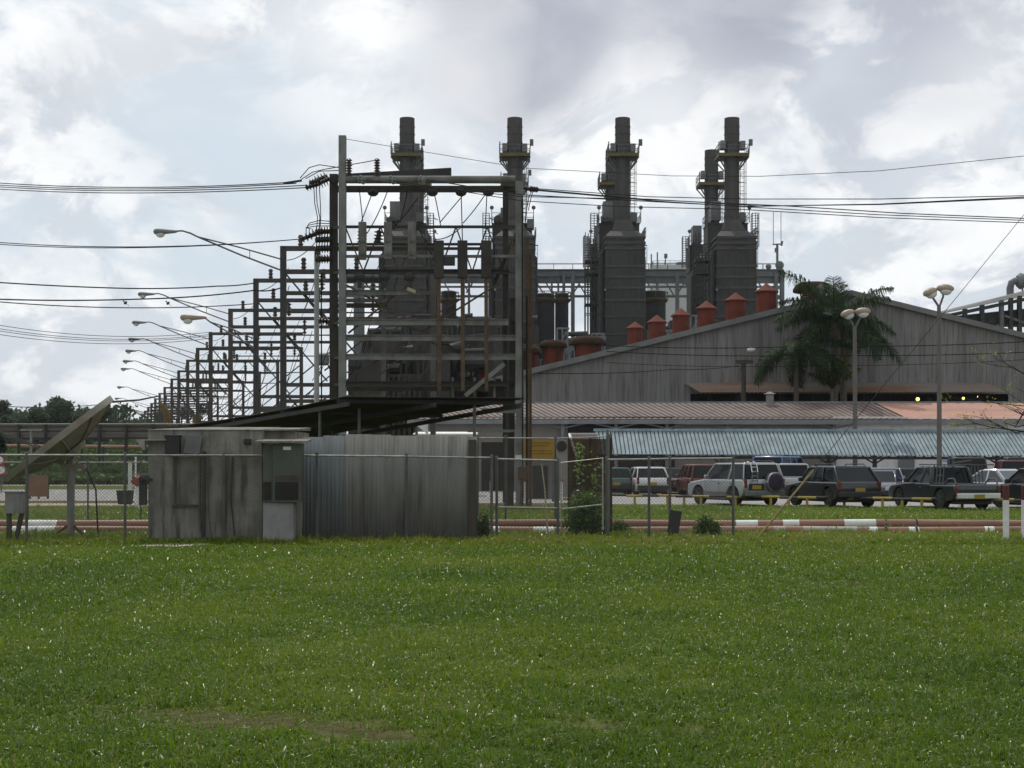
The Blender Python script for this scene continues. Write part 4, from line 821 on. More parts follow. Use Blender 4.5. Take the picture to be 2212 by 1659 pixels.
mb = MB(); mb.span((ax0-4, DH+3.5, 0), (ax1+4, DH+3.6, az1+2.5)); mb.span((ax0, DH+.1, az0-1.6), (ax1, DH+3.5, az0-1.5)); mb.span((ax0-4, DH+.1, az1+1), (ax1+4, DH+3.5, az1+1.1)); mb.span((ax1+3.8, DH+.1, 0), (ax1+3.9, DH+3.5, az1+1)); mb.span((ax0-3.9, DH+.1, 0), (ax0-3.8, DH+3.5, az1+1))
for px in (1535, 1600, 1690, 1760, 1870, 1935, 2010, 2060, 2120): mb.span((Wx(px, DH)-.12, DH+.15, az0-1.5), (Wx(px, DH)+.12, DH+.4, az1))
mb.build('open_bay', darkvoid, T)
mb = MB(); mb.span((ax0+2, DH+1.9, az0+.1), (ax1-3, DH+2.0, az0+.35)); mb.build('crane_rail', yellowrail, T)
mb = MB(); mb.corr((Wx(1478, DH), DH-.1, Wz(827, DH)), (Wx(2130, DH)-Wx(1478, DH), 0, 0), (.9, -1.6, Wz(851, DH)-Wz(828, DH)), 70, .035, 4); mb.build('awning', rustroof, T, solid=.02)
bulb = M_emit('sodium lamp glow', (1.0, .62, .12), 4)
for px, py, r in ((1993, 860.6, .13), (2092.7, 859, .1), (2124.5, 855, .05)):
    c_ = H_(px, py, 1.2); mb = MB(); mb.ball(c_, r, nu=10, nv=6); o = mb.build('bay_lamp', bulb, loc=c_); tag(o, {1993: 'brightest yellow lamp glowing in the open hall bay', 2092.7: 'smaller yellow lamp in the hall bay right of the brightest', 2124.5: 'faintest orange lamp in the hall bay far right'}[px], 'lamp', 'lit lamps in the hall bay')
# red roof vents along the ridge line
def cone_vent(cx, ya, ye, yb, hw, bw, D, lb):
    s = FL/D; x = Wx(cx, D); T = thing('roof_vent', lb, 'roof vent', (x, D, Wz(yb, D)), 'red cone topped roof vents'); zb, ze, za = Wz(yb, D)-1.6, Wz(ye, D), Wz(ya, D); rb, rh = bw/2/s, hw/2/s
    mb = MB(); mb.lathe((x, D, 0), [(rb*1.02, zb), (rb, ze-.85*(ze-zb)*.35), (rb*1.03, ze-.84*(ze-zb)*.35), (rb, ze-.83*(ze-zb)*.35), (rb*.97, ze)], 24); mb.build('drum', ventred, T, smooth=30)
    mb = MB(); mb.lathe((x, D, 0), [(.05, ze-.02), (rh, ze-.04), (rh, ze+.03), (rh*.45, ze+(za-ze)*.56), (.06, za), (.01, za+.02)], 24); mb.build('cone_cap', ventred, T, smooth=25)
for k, a in enumerate(((1372, 695, 709.7, 747.7, 41.7, 33.5), (1419, 680.8, 697, 735, 45, 37), (1471, 666, 682.7, 722, 45, 38), (1526, 650, 667.5, 709.7, 49, 39.5), (1588.8, 632.5, 650, 694, 50, 41.5), (1655.6, 612.5, 630.8, 678, 52, 43))):
    cone_vent(*a, 131-5.6*k, f'{("smallest", "second smallest", "third smallest", "third largest", "second largest", "largest")[k]} red cone topped vent climbing the hall roof line')
def mush_vent(cx, yt, ye, yb, hw, bw, D, lb):
    s = FL/D; x = Wx(cx, D); T = thing('roof_vent', lb, 'roof vent', (x, D, Wz(yb, D)), 'mushroom shaped roof vents'); zt, ze, zb = Wz(yt, D), Wz(ye, D), Wz(yb, D)-1.2; rb, rh = bw/2/s, hw/2/s; h = zt-ze
    mb = MB(); mb.lathe((x, D, 0), [(rb, zb), (rb, ze-.3), (rb*.96, ze+.1)], 24); mb.build('drum', ventred, T, smooth=30)
    mb = MB(); mb.lathe((x, D, 0), [(rb*.9, ze+.12), (rh*.97, ze-.04), (rh, ze), (rh*.99, ze+.3*h), (rh*.86, ze+.72*h), (rh*.66, ze+.95*h), (rh*.4, zt), (.01, zt+.03)], 28); mb.build('hood', ventbrown, T, smooth=32)
    mb = MB()
    for q in range(4): a = q*math.pi/2+.4; mb.bar((x+rb*math.cos(a), D+rb*math.sin(a), ze-.9), (x+rh*.8*math.cos(a), D+rh*.8*math.sin(a), ze), .08)
    mb.each('stay', darksteel, T)
mush_vent(1755, 610, 630, 660, 84, 45, 99.5+3, 'largest mushroom vent on the hall peak beside the palm')
mush_vent(1269, 727, 744, 775, 80, 55, 106, 'brown hooded mushroom vent low on the roof, the one nearest the cone vents')
mush_vent(1195, 735, 750, 800, 62, 44, 108, 'brown hooded mushroom vent just right of the gantry leg')
mush_vent(1143, 748, 764, 815, 56, 40, 111, 'red mushroom vent half hidden behind the gantry leg'); mush_vent(1044, 788, 800, 830, 50, 34, 114, 'dim red mushroom vent seen through the gantry')

# ================================================================ LONG LOW BUILDING AND WALKWAY CANOPY
De, Dr = 85.0, 91.0
T = thing('workshop_building', 'long low building under a brown and salmon sheet roof', 'building', (Wx(1600, De), De, 0))
def roofpart(name, px0, px1, pitch, mat, skx0, skx1, rib=.09):     # px at eave (left, right); skew = ridge offset in picture px
    e0, e1 = W(px0, 905, De), W(px1, 905, De); r0, r1 = W(px0+skx0, 870, Dr), W(px1+skx1, 870, Dr)
    w = (e1-e0).length; n_ = int(w/pitch); vs, fs = [], []; mb = MB()
    for i in range(n_+1):
        for du, dz in ((0, 0), (.62, 0), (.68, -rib), (.94, -rib)):
            u = (i+du)/(n_+1); vs += [e0.lerp(e1, u)+Vector((0, 0, dz)), r0.lerp(r1, u)+Vector((0, 0, dz))]
    for k in range(len(vs)//2-1): fs.append((2*k, 2*k+2, 2*k+3, 2*k+1))
    mb.add(vs, fs); mb.m = [1 if rib > .05 and k % 4 in (1, 2) else 0 for k in range(len(fs))]; return mb.build(name, [mat, roofshade], T, solid=.02)
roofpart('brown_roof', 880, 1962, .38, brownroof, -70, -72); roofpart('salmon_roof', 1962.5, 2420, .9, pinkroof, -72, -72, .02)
mb = MB(); mb.bar(W(810, 869, Dr), W(2360, 869, Dr), .25, .1); mb.build('ridge_cap', gutter, T)
mb = MB(); mb.span((Wx(880, De), De-.22, Wz(916, De)), (Wx(1480, De), De-.05, Wz(906.5, De))); mb.span((Wx(1480, De)+.01, De-.23, Wz(917, De)), (Wx(2420, De), De-.05, Wz(907, De))); mb.build('gutter', gutter, T)
Dwl = 85.42; segs = ((880, 930, creamwall), (1230, 1455, None), (1455, 1800, creamwall), (1800, 2420, whitewall))
def wl(px0, px1, mat, z0=0, z1=None, name='wall'): mb = MB(); mb.span((Wx(px0, Dwl), Dwl, z0), (Wx(px1, Dwl), Dwl+.2, z1 or Wz(900, Dwl))); return mb.build(name, mat, T)
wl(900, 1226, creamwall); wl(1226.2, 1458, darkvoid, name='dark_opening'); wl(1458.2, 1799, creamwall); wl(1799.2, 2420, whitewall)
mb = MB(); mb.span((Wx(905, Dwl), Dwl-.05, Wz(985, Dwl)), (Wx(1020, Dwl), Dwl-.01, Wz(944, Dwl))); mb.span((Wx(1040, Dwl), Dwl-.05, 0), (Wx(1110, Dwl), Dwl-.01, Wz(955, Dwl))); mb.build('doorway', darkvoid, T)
for px in (1215, 1570, 1800, 1440, 1330):
    mb = MB(); x = Wx(px, De+.4); mb.span((x-.1, De+.1, 0), (x+.1, De+.3, Wz(909, De+.2))); mb.bar((x-1.7, De+.2, Wz(912, De+.2)), (x, De+.2, Wz(925, De+.2)), .09); mb.bar((x+1.7, De+.2, Wz(912, De+.2)), (x, De+.2, Wz(925, De+.2)), .09); mb.build('eave_bracket', gutter, T)
for px0, px1, ya in ((2063, 2120, 984), (2300, 2350, 984), (1940, 1975, 984), (2166, 2206, 984)):
    mb = MB(); mb.span((Wx(px0, Dwl), Dwl-.06, 0), (Wx(px1, Dwl), Dwl-.012, Wz(ya, Dwl))); mb.build('door', gutter, T)
mb = MB(); mb.lathe((Wx(1663, Dr-1), Dr-1, 0), [(.25, 4.5), (.25, Wz(852, Dr-1)), (.42, Wz(851.5, Dr-1)), (.05, Wz(846, Dr-1))], 12); mb.build('roof_flue', concrete_pale, T, smooth=30)
# canopy
Dc0, Dc1 = 78.5, 80.7
T = thing('walkway_canopy', 'long blue grey corrugated canopy over a walkway behind the cars', 'canopy', (Wx(1750, Dc0), Dc0, 0))
c0, c1 = W(1292, 981, Dc0), W(2420, 984.5, Dc0); b0, b1 = W(1292-6, 931, Dc1), W(2420-40, 933, Dc1)
mb = MB(); n_ = 128; us = [(i+d)/n_ for i in range(n_) for d in (0, .66, .72, .93)]; vs = [(b0.lerp(b1, u) if j else c0.lerp(c1, u))+Vector((0, 0, -.05 if k % 4 > 1 else 0)) for j in range(2) for k, u in enumerate(us)]
m = len(us); mb.add(vs, [(i, i+1, m+i+1, m+i) for i in range(m-1)]); mb.m = [1 if i % 4 in (1, 2) else 0 for i in range(m-1)]; mb.build('roof_sheet', [bluecanopy, canopyshade], T, solid=.012)
mb = MB(); mb.bar(b0+Vector((-.1, 0, .06)), b1+Vector((.1, 0, .06)), .2, .16); mb.build('ridge_cap', bluecanopy, T)
mb = MB(); mb.bar(c0+Vector((0, .12, -.16)), c1+Vector((0, .12, -.16)), .1, .16)
for i in range(60): p = c0.lerp(c1, (i+.5)/60); mb.span((p.x-.04, p.y+.03, p.z-.14), (p.x+.04, p.y+.2, p.z-.04))
mb.build('eave_beam', darksteel, T)
for px in (1420, 1560, 1701, 1790, 1890, 2079, 2155, 2290):
    mb = MB(); x = Wx(px, Dc0+.3); mb.span((x-.1, Dc0+.25, 0), (x+.1, Dc0+.45, Wz(984, Dc0))); mb.bar((x-.7, Dc0+.35, Wz(986, Dc0)), (x, Dc0+.35, Wz(1002, Dc0)), .08); mb.bar((x+.7, Dc0+.35, Wz(986, Dc0)), (x, Dc0+.35, Wz(1002, Dc0)), .08)
    mb.bar((x, Dc0+.4, Wz(984, Dc0)), (x, Dc1, Wz(940, Dc1)), .09); mb.build('post', darksteel, T)
T = thing('lean_to_roof', 'small pale tiled lean-to roof left of the blue canopy', 'roof', (Wx(1270, 77), 77, 0))
mb = MB(); e0, e1 = W(1246, 988, 76), W(1292, 988, 76); r0, r1 = W(1230, 938, 80), W(1291, 938, 80); vs = []
for j in range(2):
    for i in range(13*4+1): u = i/52; vs.append((r0.lerp(r1, u) if j else e0.lerp(e1, u))+Vector((0, 0, .07*math.sin(2*math.pi*i/4))))
mb.add(vs, [(i, i+1, 53+i+1, 53+i) for i in range(52)]); mb.build('roof_sheet', brownroof, T, solid=.02)
mb = MB(); mb.bar(r0, r1, .14); mb.bar(r0, e0, .12); mb.build('white_trim', whitepaint, T)
mb = MB()
for px in (1250, 1288): x = Wx(px, 76.5); mb.span((x-.07, 76.4, 0), (x+.07, 76.55, Wz(986, 76.5)))
mb.build('post', concrete_pale, T)
# yellow board, grey unit, round disc
D = 60.5; T = thing('notice_board', 'yellow notice board with rows of faded dark lettering beside the gantry leg', 'notice board', (Wx(1165, D), D, 0))
mb = MB(); mb.span((Wx(1131, D), D, Wz(991, D)), (Wx(1200, D), D+.05, Wz(949, D))); mb.build('board', signyellow, T)
mb = MB()
for ry, x0, x1 in ((957, 1143, 1190), (963, 1146, 1186), (974, 1141, 1191), (980, 1138, 1194)):
    rr_ = random.Random(int(ry)); px = x0
    while px < x1: w = rr_.uniform(2, 6.5); mb.span((Wx(px, D), D-.006, Wz(ry+1.2, D)), (Wx(min(px+w, x1), D), D-.002, Wz(ry-1.2, D))); px += w+1.3
mb.build('lettering', signink, T)
mb = MB()
for px in (1136, 1195): mb.span((Wx(px, D)-.05, D+.055, -.1), (Wx(px, D)+.05, D+.13, Wz(950, D)))
mb.build('leg', gal, T)
D = 64; T = thing('hose_reel_cabinet', 'grey equipment cabinet with a round dark fan right of the yellow board', 'cabinet', (Wx(1212, D), D, 0))
mb = MB(); mb.span((Wx(1203, D), D, 0), (Wx(1228, D), D+.6, Wz(950, D))); mb.build('body', creamwall, T, bevel=.02)
mb = MB(); mb.lathe(W(1213, 964, D)+Vector((0, -.0, 0)), [(.24, 0), (.24, .06), (.2, .06)], 20, Matrix.Rotation(math.pi/2, 3, 'X')); mb.build('fan', darkvoid, T)
D = 66; T = thing('shed', 'low grey shed with a dark doorway seen under the yellow board', 'shed', (Wx(1170, D), D, 0))
mb = MB(); mb.span((Wx(1130, D), D+.1, 0), (Wx(1236, D), D+3, Wz(992, D))); mb.build('wall', creamwall, T)
mb = MB(); mb.span((Wx(1150, D), D+.05, 0), (Wx(1183, D), D+.08, Wz(1006, D))); mb.build('door', darksteel, T)
mb = MB(); mb.span((Wx(1125, D), D-.3, Wz(991.6, D)), (Wx(1240, D), D+3.2, Wz(988, D))); mb.build('roof', gutter, T)
# white van body seen under the shelter
D = 72; T = thing('site_cabin', 'white sided site cabin glimpsed under the shelter roof', 'cabin', (Wx(945, D), D, 0))
mb = MB(); mb.span((Wx(905, D), D, .4), (Wx(1022, D), D+2.5, Wz(940, D))); mb.build('wall', whitewall, T)
mb = MB(); mb.hull8([(Wx(893, D), D-.4, Wz(940, D)+.01), (Wx(1030, D), D-.4, Wz(940, D)+.01), (Wx(1030, D), D+2.8, Wz(936, D)), (Wx(893, D), D+2.8, Wz(936, D))], [(Wx(893, D), D-.4, Wz(937, D)), (Wx(1030, D), D-.4, Wz(937, D)), (Wx(1030, D), D+2.8, Wz(930, D)), (Wx(893, D), D+2.8, Wz(930, D))]); mb.build('roof', whitewall, T)
mb = MB(); mb.prism([(Wx(903, D), D-.45, Wz(913, D)), (Wx(926, D), D-.45, Wz(913, D)), (Wx(926, D), D-.45, Wz(940, D)), (Wx(903, D), D-.45, Wz(921, D))], (0, .04, 0)); mb.build('gable_panel', whitepaint, T)

# twin headed yard lamps, wooden pole
def twin(px, D, ybase0, heads, ytop, lb, r0=.13):
    x = Wx(px, D); T = thing('yard_lamp', lb, 'yard lamp', (x, D, 0), 'twin headed yard lamps'); z = Wz(ytop, D)
    mb = MB(); mb.tube([(x, D, -.2), (x, D, z*.6), (x-.02, D, z)], [r0*1.15, r0*.95, r0*.8], 12); mb.build('pole', M('brown grey pole', (.155, .14, .12), (.10, .09, .078), .75, scale=1.5, stretch=(3, 3, .4)), T, smooth=True)
    for hx, hy, tilt, tw in heads:
        c_ = W(hx, hy, D); mb = MB(); d_ = c_-Vector((x, D, z)); mb.tube([(x, D, z-.1), Vector((x, D, z))+d_*.55+Vector((d_.x*.12, 0, 0)), c_+Vector((-.18*(1 if d_.x > 0 else -1), 0, -.1))], .06, 8); mb.build('arm', gal, T, smooth=True)
        rot = Matrix.Rotation(tilt, 3, 'Y') @ Matrix.Rotation(tw, 3, 'Z'); mb = MB(); mb.ball(c_, .47, (1.0, .7, .5), 16, 8, rot); mb.build('housing', lamptan, T, smooth=True)
        mb = MB(); mb.ball(c_+rot@Vector((.04, -.02, -.14)), .34, (.95, .8, .7), 14, 8, rot); mb.build('lens', lamplens, T, smooth=True)
twin(2029, 77.2, 1003, ((2009, 631, -.35, .5), (2042, 623, .1, -.3)), 660, 'taller twin headed yard lamp standing clear of the palm')
twin(1847, 84.0, 930, ((1831, 677, -.3, .4), (1863, 673, -.05, -.2)), 706, 'shorter twin headed yard lamp in front of the palm')
T = thing('pole_sign', 'small blue sign strapped to the taller yard lamp pole', 'sign', W(2050, 998, 77)); mb = MB(); mb.span(W(2046, 1012, 77), W(2055, 987, 76.9)); mb.build('plate', M('dull blue paint', (.05, .08, .22), (.04, .06, .15), .5), T); mb = MB(); mb.bar(W(2036, 996, 77.05), W(2046.2, 996, 77.05), .05); mb.build('strap', gal, T)
D = 94.5; T = thing('wooden_pole', 'brown wooden pole with crossarm and a lamp in front of the hall', 'pole', (Wx(1606, D), D, 0))
mb = MB(); mb.tube([(Wx(1607, D), D, -.2), (Wx(1606, D), D, Wz(778, D))], [.2, .15], 10); mb.build('shaft', woodold, T, smooth=True)
mb = MB(); mb.span((Wx(1588, D), D-.2, Wz(786, D)), (Wx(1626, D), D-.12, Wz(778, D))); mb.bar(W(1598, 800, D), W(1608, 787, D), .07); mb.build('crossarm', woodold, T)
mb = MB(); mb.tube([W(1614, 778, D), W(1616, 765, D), W(1620, 757, D)], .05, 6); mb.build('lamp_arm', gal, T); mb = MB(); mb.ball(W(1623, 756, D), .3, (1, .8, .6)); mb.build('lamp_head', lamplens, T, smooth=True)

# ================================================================ CONVEYOR GALLERY top right
D = 125; T = thing('conveyor_gallery', 'covered conveyor gallery climbing to the right behind the hall', 'conveyor', (Wx(2150, D), D, 0))
a0, a1 = (1996, 681), (2330, 600)
yy = lambda px: a0[1]+(a1[1]-a0[1])*(px-a0[0])/(a1[0]-a0[0])
mb = MB(); mb.hull8([W(1996, yy(1996)+4, D), W(2330, yy(2330)+16, D), W(2330, yy(2330)+16, D+4), W(1996, yy(1996)+5, D+4)], [W(1996, yy(1996), D+1), W(2330, yy(2330)-1, D+1), W(2330, yy(2330)-1, D+3), W(1996, yy(1996), D+3)]); mb.build('roof', hallroof, T)
mb = MB(); mb.bar(W(2010, 690, D), W(2330, yy(2330)+22, D), .25, .3); mb.prism([W(2030, 686, D+.5), W(2160, 672, D+.5), W(2330, 655, D+.5), W(2330, 700, D+.5), W(2150, 699, D+.5), W(2090, 697, D+.5)], (0, 3, 0)); mb.build('truss', darksteel, T)
for px in (2046, 2085, 2122, 2164, 2184, 2203, 2240): mb = MB(); mb.span((Wx(px, D)-.17, D-.1, 0), (Wx(px, D)+.17, D+.3, Wz(yy(px)+8, D))); mb.build('support_post', gal if px == 2164 else darksteel, T)
mb = MB(); mb.bar(W(2128, 702, D), W(2145, 722, D), .2); mb.bar(W(2145, 722, D), W(2156, 702, D), .2); mb.bar(W(2170, 682, D), W(2260, 715, D), .2); mb.build('brace', gal, T)
T = thing('gooseneck_vent', 'curved gooseneck vent pipe on the conveyor roof', 'vent pipe', W(2183, 632, D))
mb = MB(); mb.tube([W(2182, 640, D+2), W(2182, 622, D+2), W(2185, 611, D+2), W(2192, 607, D+2), W(2204, 607, D+2)], .32, 12); mb.build('pipe', paleclad, T, smooth=True)
mb = MB(); mb.lathe(W(2204, 607, D+2), [(.5, -.3), (.75, 0), (.3, 1.0), (.1, 1.3)], 14, Matrix.Rotation(math.pi/2, 3, 'Y')); mb.bar(W(2208, 607, D+2), W(2209, 632, D+2), .12); mb.build('cowl', paleclad, T, smooth=True)

# ================================================================ BOILER TOWERS WITH STACKS
BT = thing_local('boiler_tower', 'x', 'boiler tower', (0, 0, 0), 'boiler towers with tall stacks'); DS = 200.0; SS = FL/DS
zt = lambda y: EYE+(HY-y)/SS; xo = lambda p: p/SS
bt = lambda n_, m_, f, **k: part(n_, m_, f, BT, **k)
yS = -0.0
prof = [(1.06, zt(500))]
for y in (470, 430, 395, 365, 341, 310, 292, 276): prof += [(1.06, zt(y)), (1.11, zt(y)+.02), (1.11, zt(y)+.16), (1.06, zt(y)+.18)]
prof += [(1.05, zt(256)), (.95, zt(256)), (.95, zt(262))]
bt('stack', stackmat, lambda m: m.lathe((0, 0, 0), prof, 26), smooth=25)
bt('casing', stackmat2, lambda m: m.span((xo(-42), -4, 0), (xo(42), 4, zt(521))))
def ring(m, y, e=.14, hh=.32): m.span((xo(-42)-e, -4-e, zt(y)-hh/2), (xo(42)+e, 4+e, zt(y)+hh/2))
def rings(m):
    for y in (522, 534, 546, 583, 606, 629, 655, 690, 727): ring(m, y)
    for k in range(7): m.span((xo(-42)+.2+k*.88-.06, -4.1, zt(720)), (xo(-42)+.2+k*.88+.06, -4.0-.002, zt(551)))
    for k in range(7): m.span((xo(42)+.002, -3.6+k*1.2-.06, zt(720)), (xo(42)+.1, -3.6+k*1.2+.06, zt(551)))
bt('stiffener', stackmat, rings)
bt('transition', stackmat, lambda m: (m.hull8([(xo(-42), -4, zt(520)), (xo(42), -4, zt(520)), (xo(42), 4, zt(520)), (xo(-42), 4, zt(520))], [(xo(-28), -2, zt(503)), (xo(28), -2, zt(503)), (xo(28), 2, zt(503)), (xo(-28), 2, zt(503))]),
    m.hull8([(xo(-24), -1.9, zt(503)), (xo(24), -1.9, zt(503)), (xo(24), 1.9, zt(503)), (xo(-24), 1.9, zt(503))], [(-1.05, -1.05, zt(478)), (1.05, -1.05, zt(478)), (1.05, 1.05, zt(478)), (-1.05, 1.05, zt(478))]), m.span((xo(-29), -2.1, zt(504.5)), (xo(29), 2.1, zt(502)))))
bt('upper_casing', stackmat, lambda m: (m.span((xo(-49), 1.5, zt(540)), (xo(38), 6, zt(479))), m.span((xo(-50), 1.3, zt(480)), (xo(39), 6.2, zt(478)))))
bt('lower_duct', stackmat2, lambda m: (m.span((xo(-50), -3, 0), (xo(-42)-.2, 5, zt(545))), m.span((xo(-47), -4.8, zt(775)), (xo(42), -4.2, zt(741))), m.span((xo(-52), -4.9, zt(782)), (xo(46), -4.25, zt(776)))))
for q in (((xo(-40), 2, zt(470)), (xo(-19), 5, zt(429))), ((xo(18), 1, zt(476)), (xo(33), 3, zt(456)))): bt('duct_box', paleclad, lambda m: m.span(*q))
bt('silencer', stackmat, lambda m: (m.lathe((xo(-30), 3.5, 0), [(.9, zt(478)), (.9, zt(458)), (.3, zt(452))], 12), m.lathe((xo(-38), 1.0, 0), [(.5, zt(478)), (.5, zt(468))], 10), m.span((xo(-46), .5, zt(476)), (xo(-22), .6, zt(470)))), smooth=True)
def plat(m, y, w0, w1):
    m.span((xo(w0), -1.9, zt(y)-.25), (xo(w1), 1.9, zt(y)+.2))
bt('gallery', yellowrail, lambda m: plat(m, 339, -33, 33))
def rail(m, x0, x1, y0, y1, z, h=1.2, mid=True, st=1.1):
    c4 = [Vector(p) for p in ((x0, y0, z), (x1, y0, z), (x1, y1, z), (x0, y1, z))]
    for a, c_ in zip(c4, c4[1:]+c4[:1]):
        for hh in ((h, h*.55) if mid else (h,)): m.bar(a+Vector((0, 0, hh)), c_+Vector((0, 0, hh)), .07)
        n_ = max(1, int((c_-a).length/st))
        for i in range(n_+1): p = a.lerp(c_, i/n_); m.bar(p, p+Vector((0, 0, h)), .07)
bt('gallery_rail', gal, lambda m: rail(m, xo(-33), xo(33), -1.9, 1.9, zt(338), 1.3))
def braces(m):
    for sx in (-1, 1):
        for yy_ in (-1.5, 1.5): m.bar((xo(33)*sx, yy_, zt(343)), (1.0*sx, yy_*.5, zt(367)), .16)
        m.bar((xo(24)*sx, -1.5, zt(343)), (1.0*sx, -.6, zt(362)), .13)
mb = MB(); braces(mb); mb.each('gallery_strut', gal, BT)
for q in (((xo(-27), -1.2, zt(331)), (xo(-16), -.2, zt(313))), ((xo(16), -1.0, zt(331)), (xo(27), .2, zt(313)))): bt('sampling_box', paleclad, lambda m: m.span(*q), bevel=.05)
bt('floodlight', gal, lambda m: (m.bar((xo(31), -1.8, zt(338)), (xo(34), -1.8, zt(318)), .12), m.box((xo(36), -1.8, zt(314)), (.5, .4, .85)), m.bar((xo(-32), -1.8, zt(338)), (xo(-32), -1.8, zt(312)), .14)))
def ladder(m, x, y, z0, z1, w=.55, cage=True):
    for sx in (-w/2, w/2): m.bar((x+sx, y, z0), (x+sx, y, z1), .07)
    for i in range(int((z1-z0)/.6)): m.bar((x-w/2, y, z0+i*.6), (x+w/2, y, z0+i*.6), .05)
    if cage:
        for i in range(int((z1-z0)/1.5)):
            z = z0+1+i*1.5; q = [(x+.55*math.cos(a)*1.0, y-.1-.6*math.sin(a), z) for a in np.linspace(0, math.pi, 7)]; m.tube(q, .035, 4)
        for a in (.2, .8, 1.57, 2.3, 2.9): m.bar((x+.55*math.cos(a), y-.1-.6*math.sin(a), z0+1), (x+.55*math.cos(a), y-.1-.6*math.sin(a), z1), .04)
bt('ladder', gal, lambda m: (ladder(m, xo(21), -.6, zt(460), zt(338)), m.bar((1.0, -.6, zt(420)), (xo(21), -.6, zt(420)), .08), m.bar((1.0, -.6, zt(380)), (xo(21), -.6, zt(380)), .08)))
def deck(m):
    rail(m, xo(-50), xo(41), 1.2, 6.3, zt(478), 1.4)
    for px in (-50, 41): m.bar((xo(px), 1.2, zt(478)), (xo(px), 1.2, zt(447)), .1); m.ball((xo(px), 1.2, zt(445)), .3, nu=8, nv=5)
bt('deck_rail', gal, deck)
def ladtower(m):
    x0, x1 = xo(-69), xo(-55)
    for x in (x0, (x0+x1)/2, x1): m.bar((x, -.5, zt(534)), (x, -.5, zt(461)), .1)
    m.bar((x0, .6, zt(534)), (x0, .6, zt(461)), .1); m.bar((x1, .6, zt(534)), (x1, .6, zt(461)), .1)
    for y in np.arange(462, 534, 5.5): m.bar((x0, -.5, zt(y)), (x1, -.5, zt(y)), .08); m.bar((x0, -.5, zt(y)), (x0, .6, zt(y)), .08)
    m.bar((x1, 0, zt(470)), (xo(-48), 2, zt(470)), .1); m.bar((x1, 0, zt(500)), (xo(-48), 2, zt(500)), .1)
bt('ladder_cage', gal, ladtower)
def scaf(m):
    rr_ = random.Random(5)
    for px in (-82, -76, -69, -62, -55):
        for y in (-2, .5): m.bar((xo(px)+rr_.uniform(-.1, .1), y, 0), (xo(px), y, zt((507, 509, 533, 530, 545)[(-82, -76, -69, -62, -55).index(px)])), .11)
    for y in (534, 545, 556, 567, 580, 592, 606, 618, 631, 645, 660, 680): m.bar((xo(-83), -2, zt(y)), (xo(-48), -2, zt(y)+rr_.uniform(-.2, .2)), .11); m.bar((xo(-83), .5, zt(y)), (xo(-48), .5, zt(y)), .1)
    for y in (540, 585, 625): m.bar((xo(-80), -2, zt(y+20)), (xo(-58), -2, zt(y)), .09)
bt('scaffold', darksteel, scaf)
for y in (567, 594, 660): bt('scaffold_deck', darksteel, lambda m: m.span((xo(-83), -2.2, zt(y)-.12), (xo(-50), .7, zt(y))))
def pipes(m):
    for k, px in enumerate((-46, -49, -53)): m.tube([(xo(px), -3.2-.3*k, 0), (xo(px), -3.2-.3*k, zt(548+8*k)), (xo(px)+.8, -3.0, zt(544+8*k))], .22, 8)
    m.tube([(xo(46), -1, 0), (xo(46), -1, zt(560)), (xo(43), -1, zt(556))], .18, 8); m.bar((xo(42), -2, zt(535)), (xo(50), -2, zt(535)), .14)
mb = MB(); pipes(mb); mb.each('riser_pipe', darksteel, BT, smooth=True)
bt('side_rail', gal, lambda m: (rail(m, xo(43), xo(45), -3.5, 3.5, zt(519), 1.2), ladder(m, xo(45), -3.0, zt(600), zt(540), .4, False)))
bt('side_lamp', concrete_pale, lambda m: m.span((xo(-44), -4.4, zt(636)), (xo(-40), -4.15, zt(632))))
fx = (879.5, 1112, 1345, 1581); nm = ('leftmost', 'second from left', 'third from left', 'rightmost')
for i, px in enumerate(fx):
    o = BT if i == 0 else copy_tree(BT); o.location = (Wx(px, DS), DS, 0); relabel(o, f'front row boiler tower with tall sooty stack, {nm[i]} of the four')
for i, px in enumerate(fx):
    D2 = 220.5; o = copy_tree(BT); o.location = (Wx(px, DS), D2, 0); relabel(o, f'rear row boiler tower peeping out behind the {nm[i]} front tower', 'rear boiler towers')

for o in [q for q in bpy.data.objects if q.parent is None and q.name.startswith('boiler_tower')]:   # the towers differ in what is hung on them
    front = o.location.y < 210; k = min(range(4), key=lambda i: abs(o.location.x-Wx(fx[i], DS)))
    for ch in list(o.children):
        b = ch.name.split('.')[0]
        if (b.startswith('scaffold') and (k in (0, 1) or not front)) or (b == 'silencer' and k == 3) or (b == 'deck_rail' and k == 1 and not front): bpy.data.objects.remove(ch)
        elif b == 'ladder_cage' and k in (0, 3) and front: ch.location.x += xo(112)
        elif b == 'duct_box' and k == 1: ch.location.z += xo(-14); ch.location.x += xo(9)
        elif b == 'sampling_box' and k == 3: ch.location.z += xo(6)
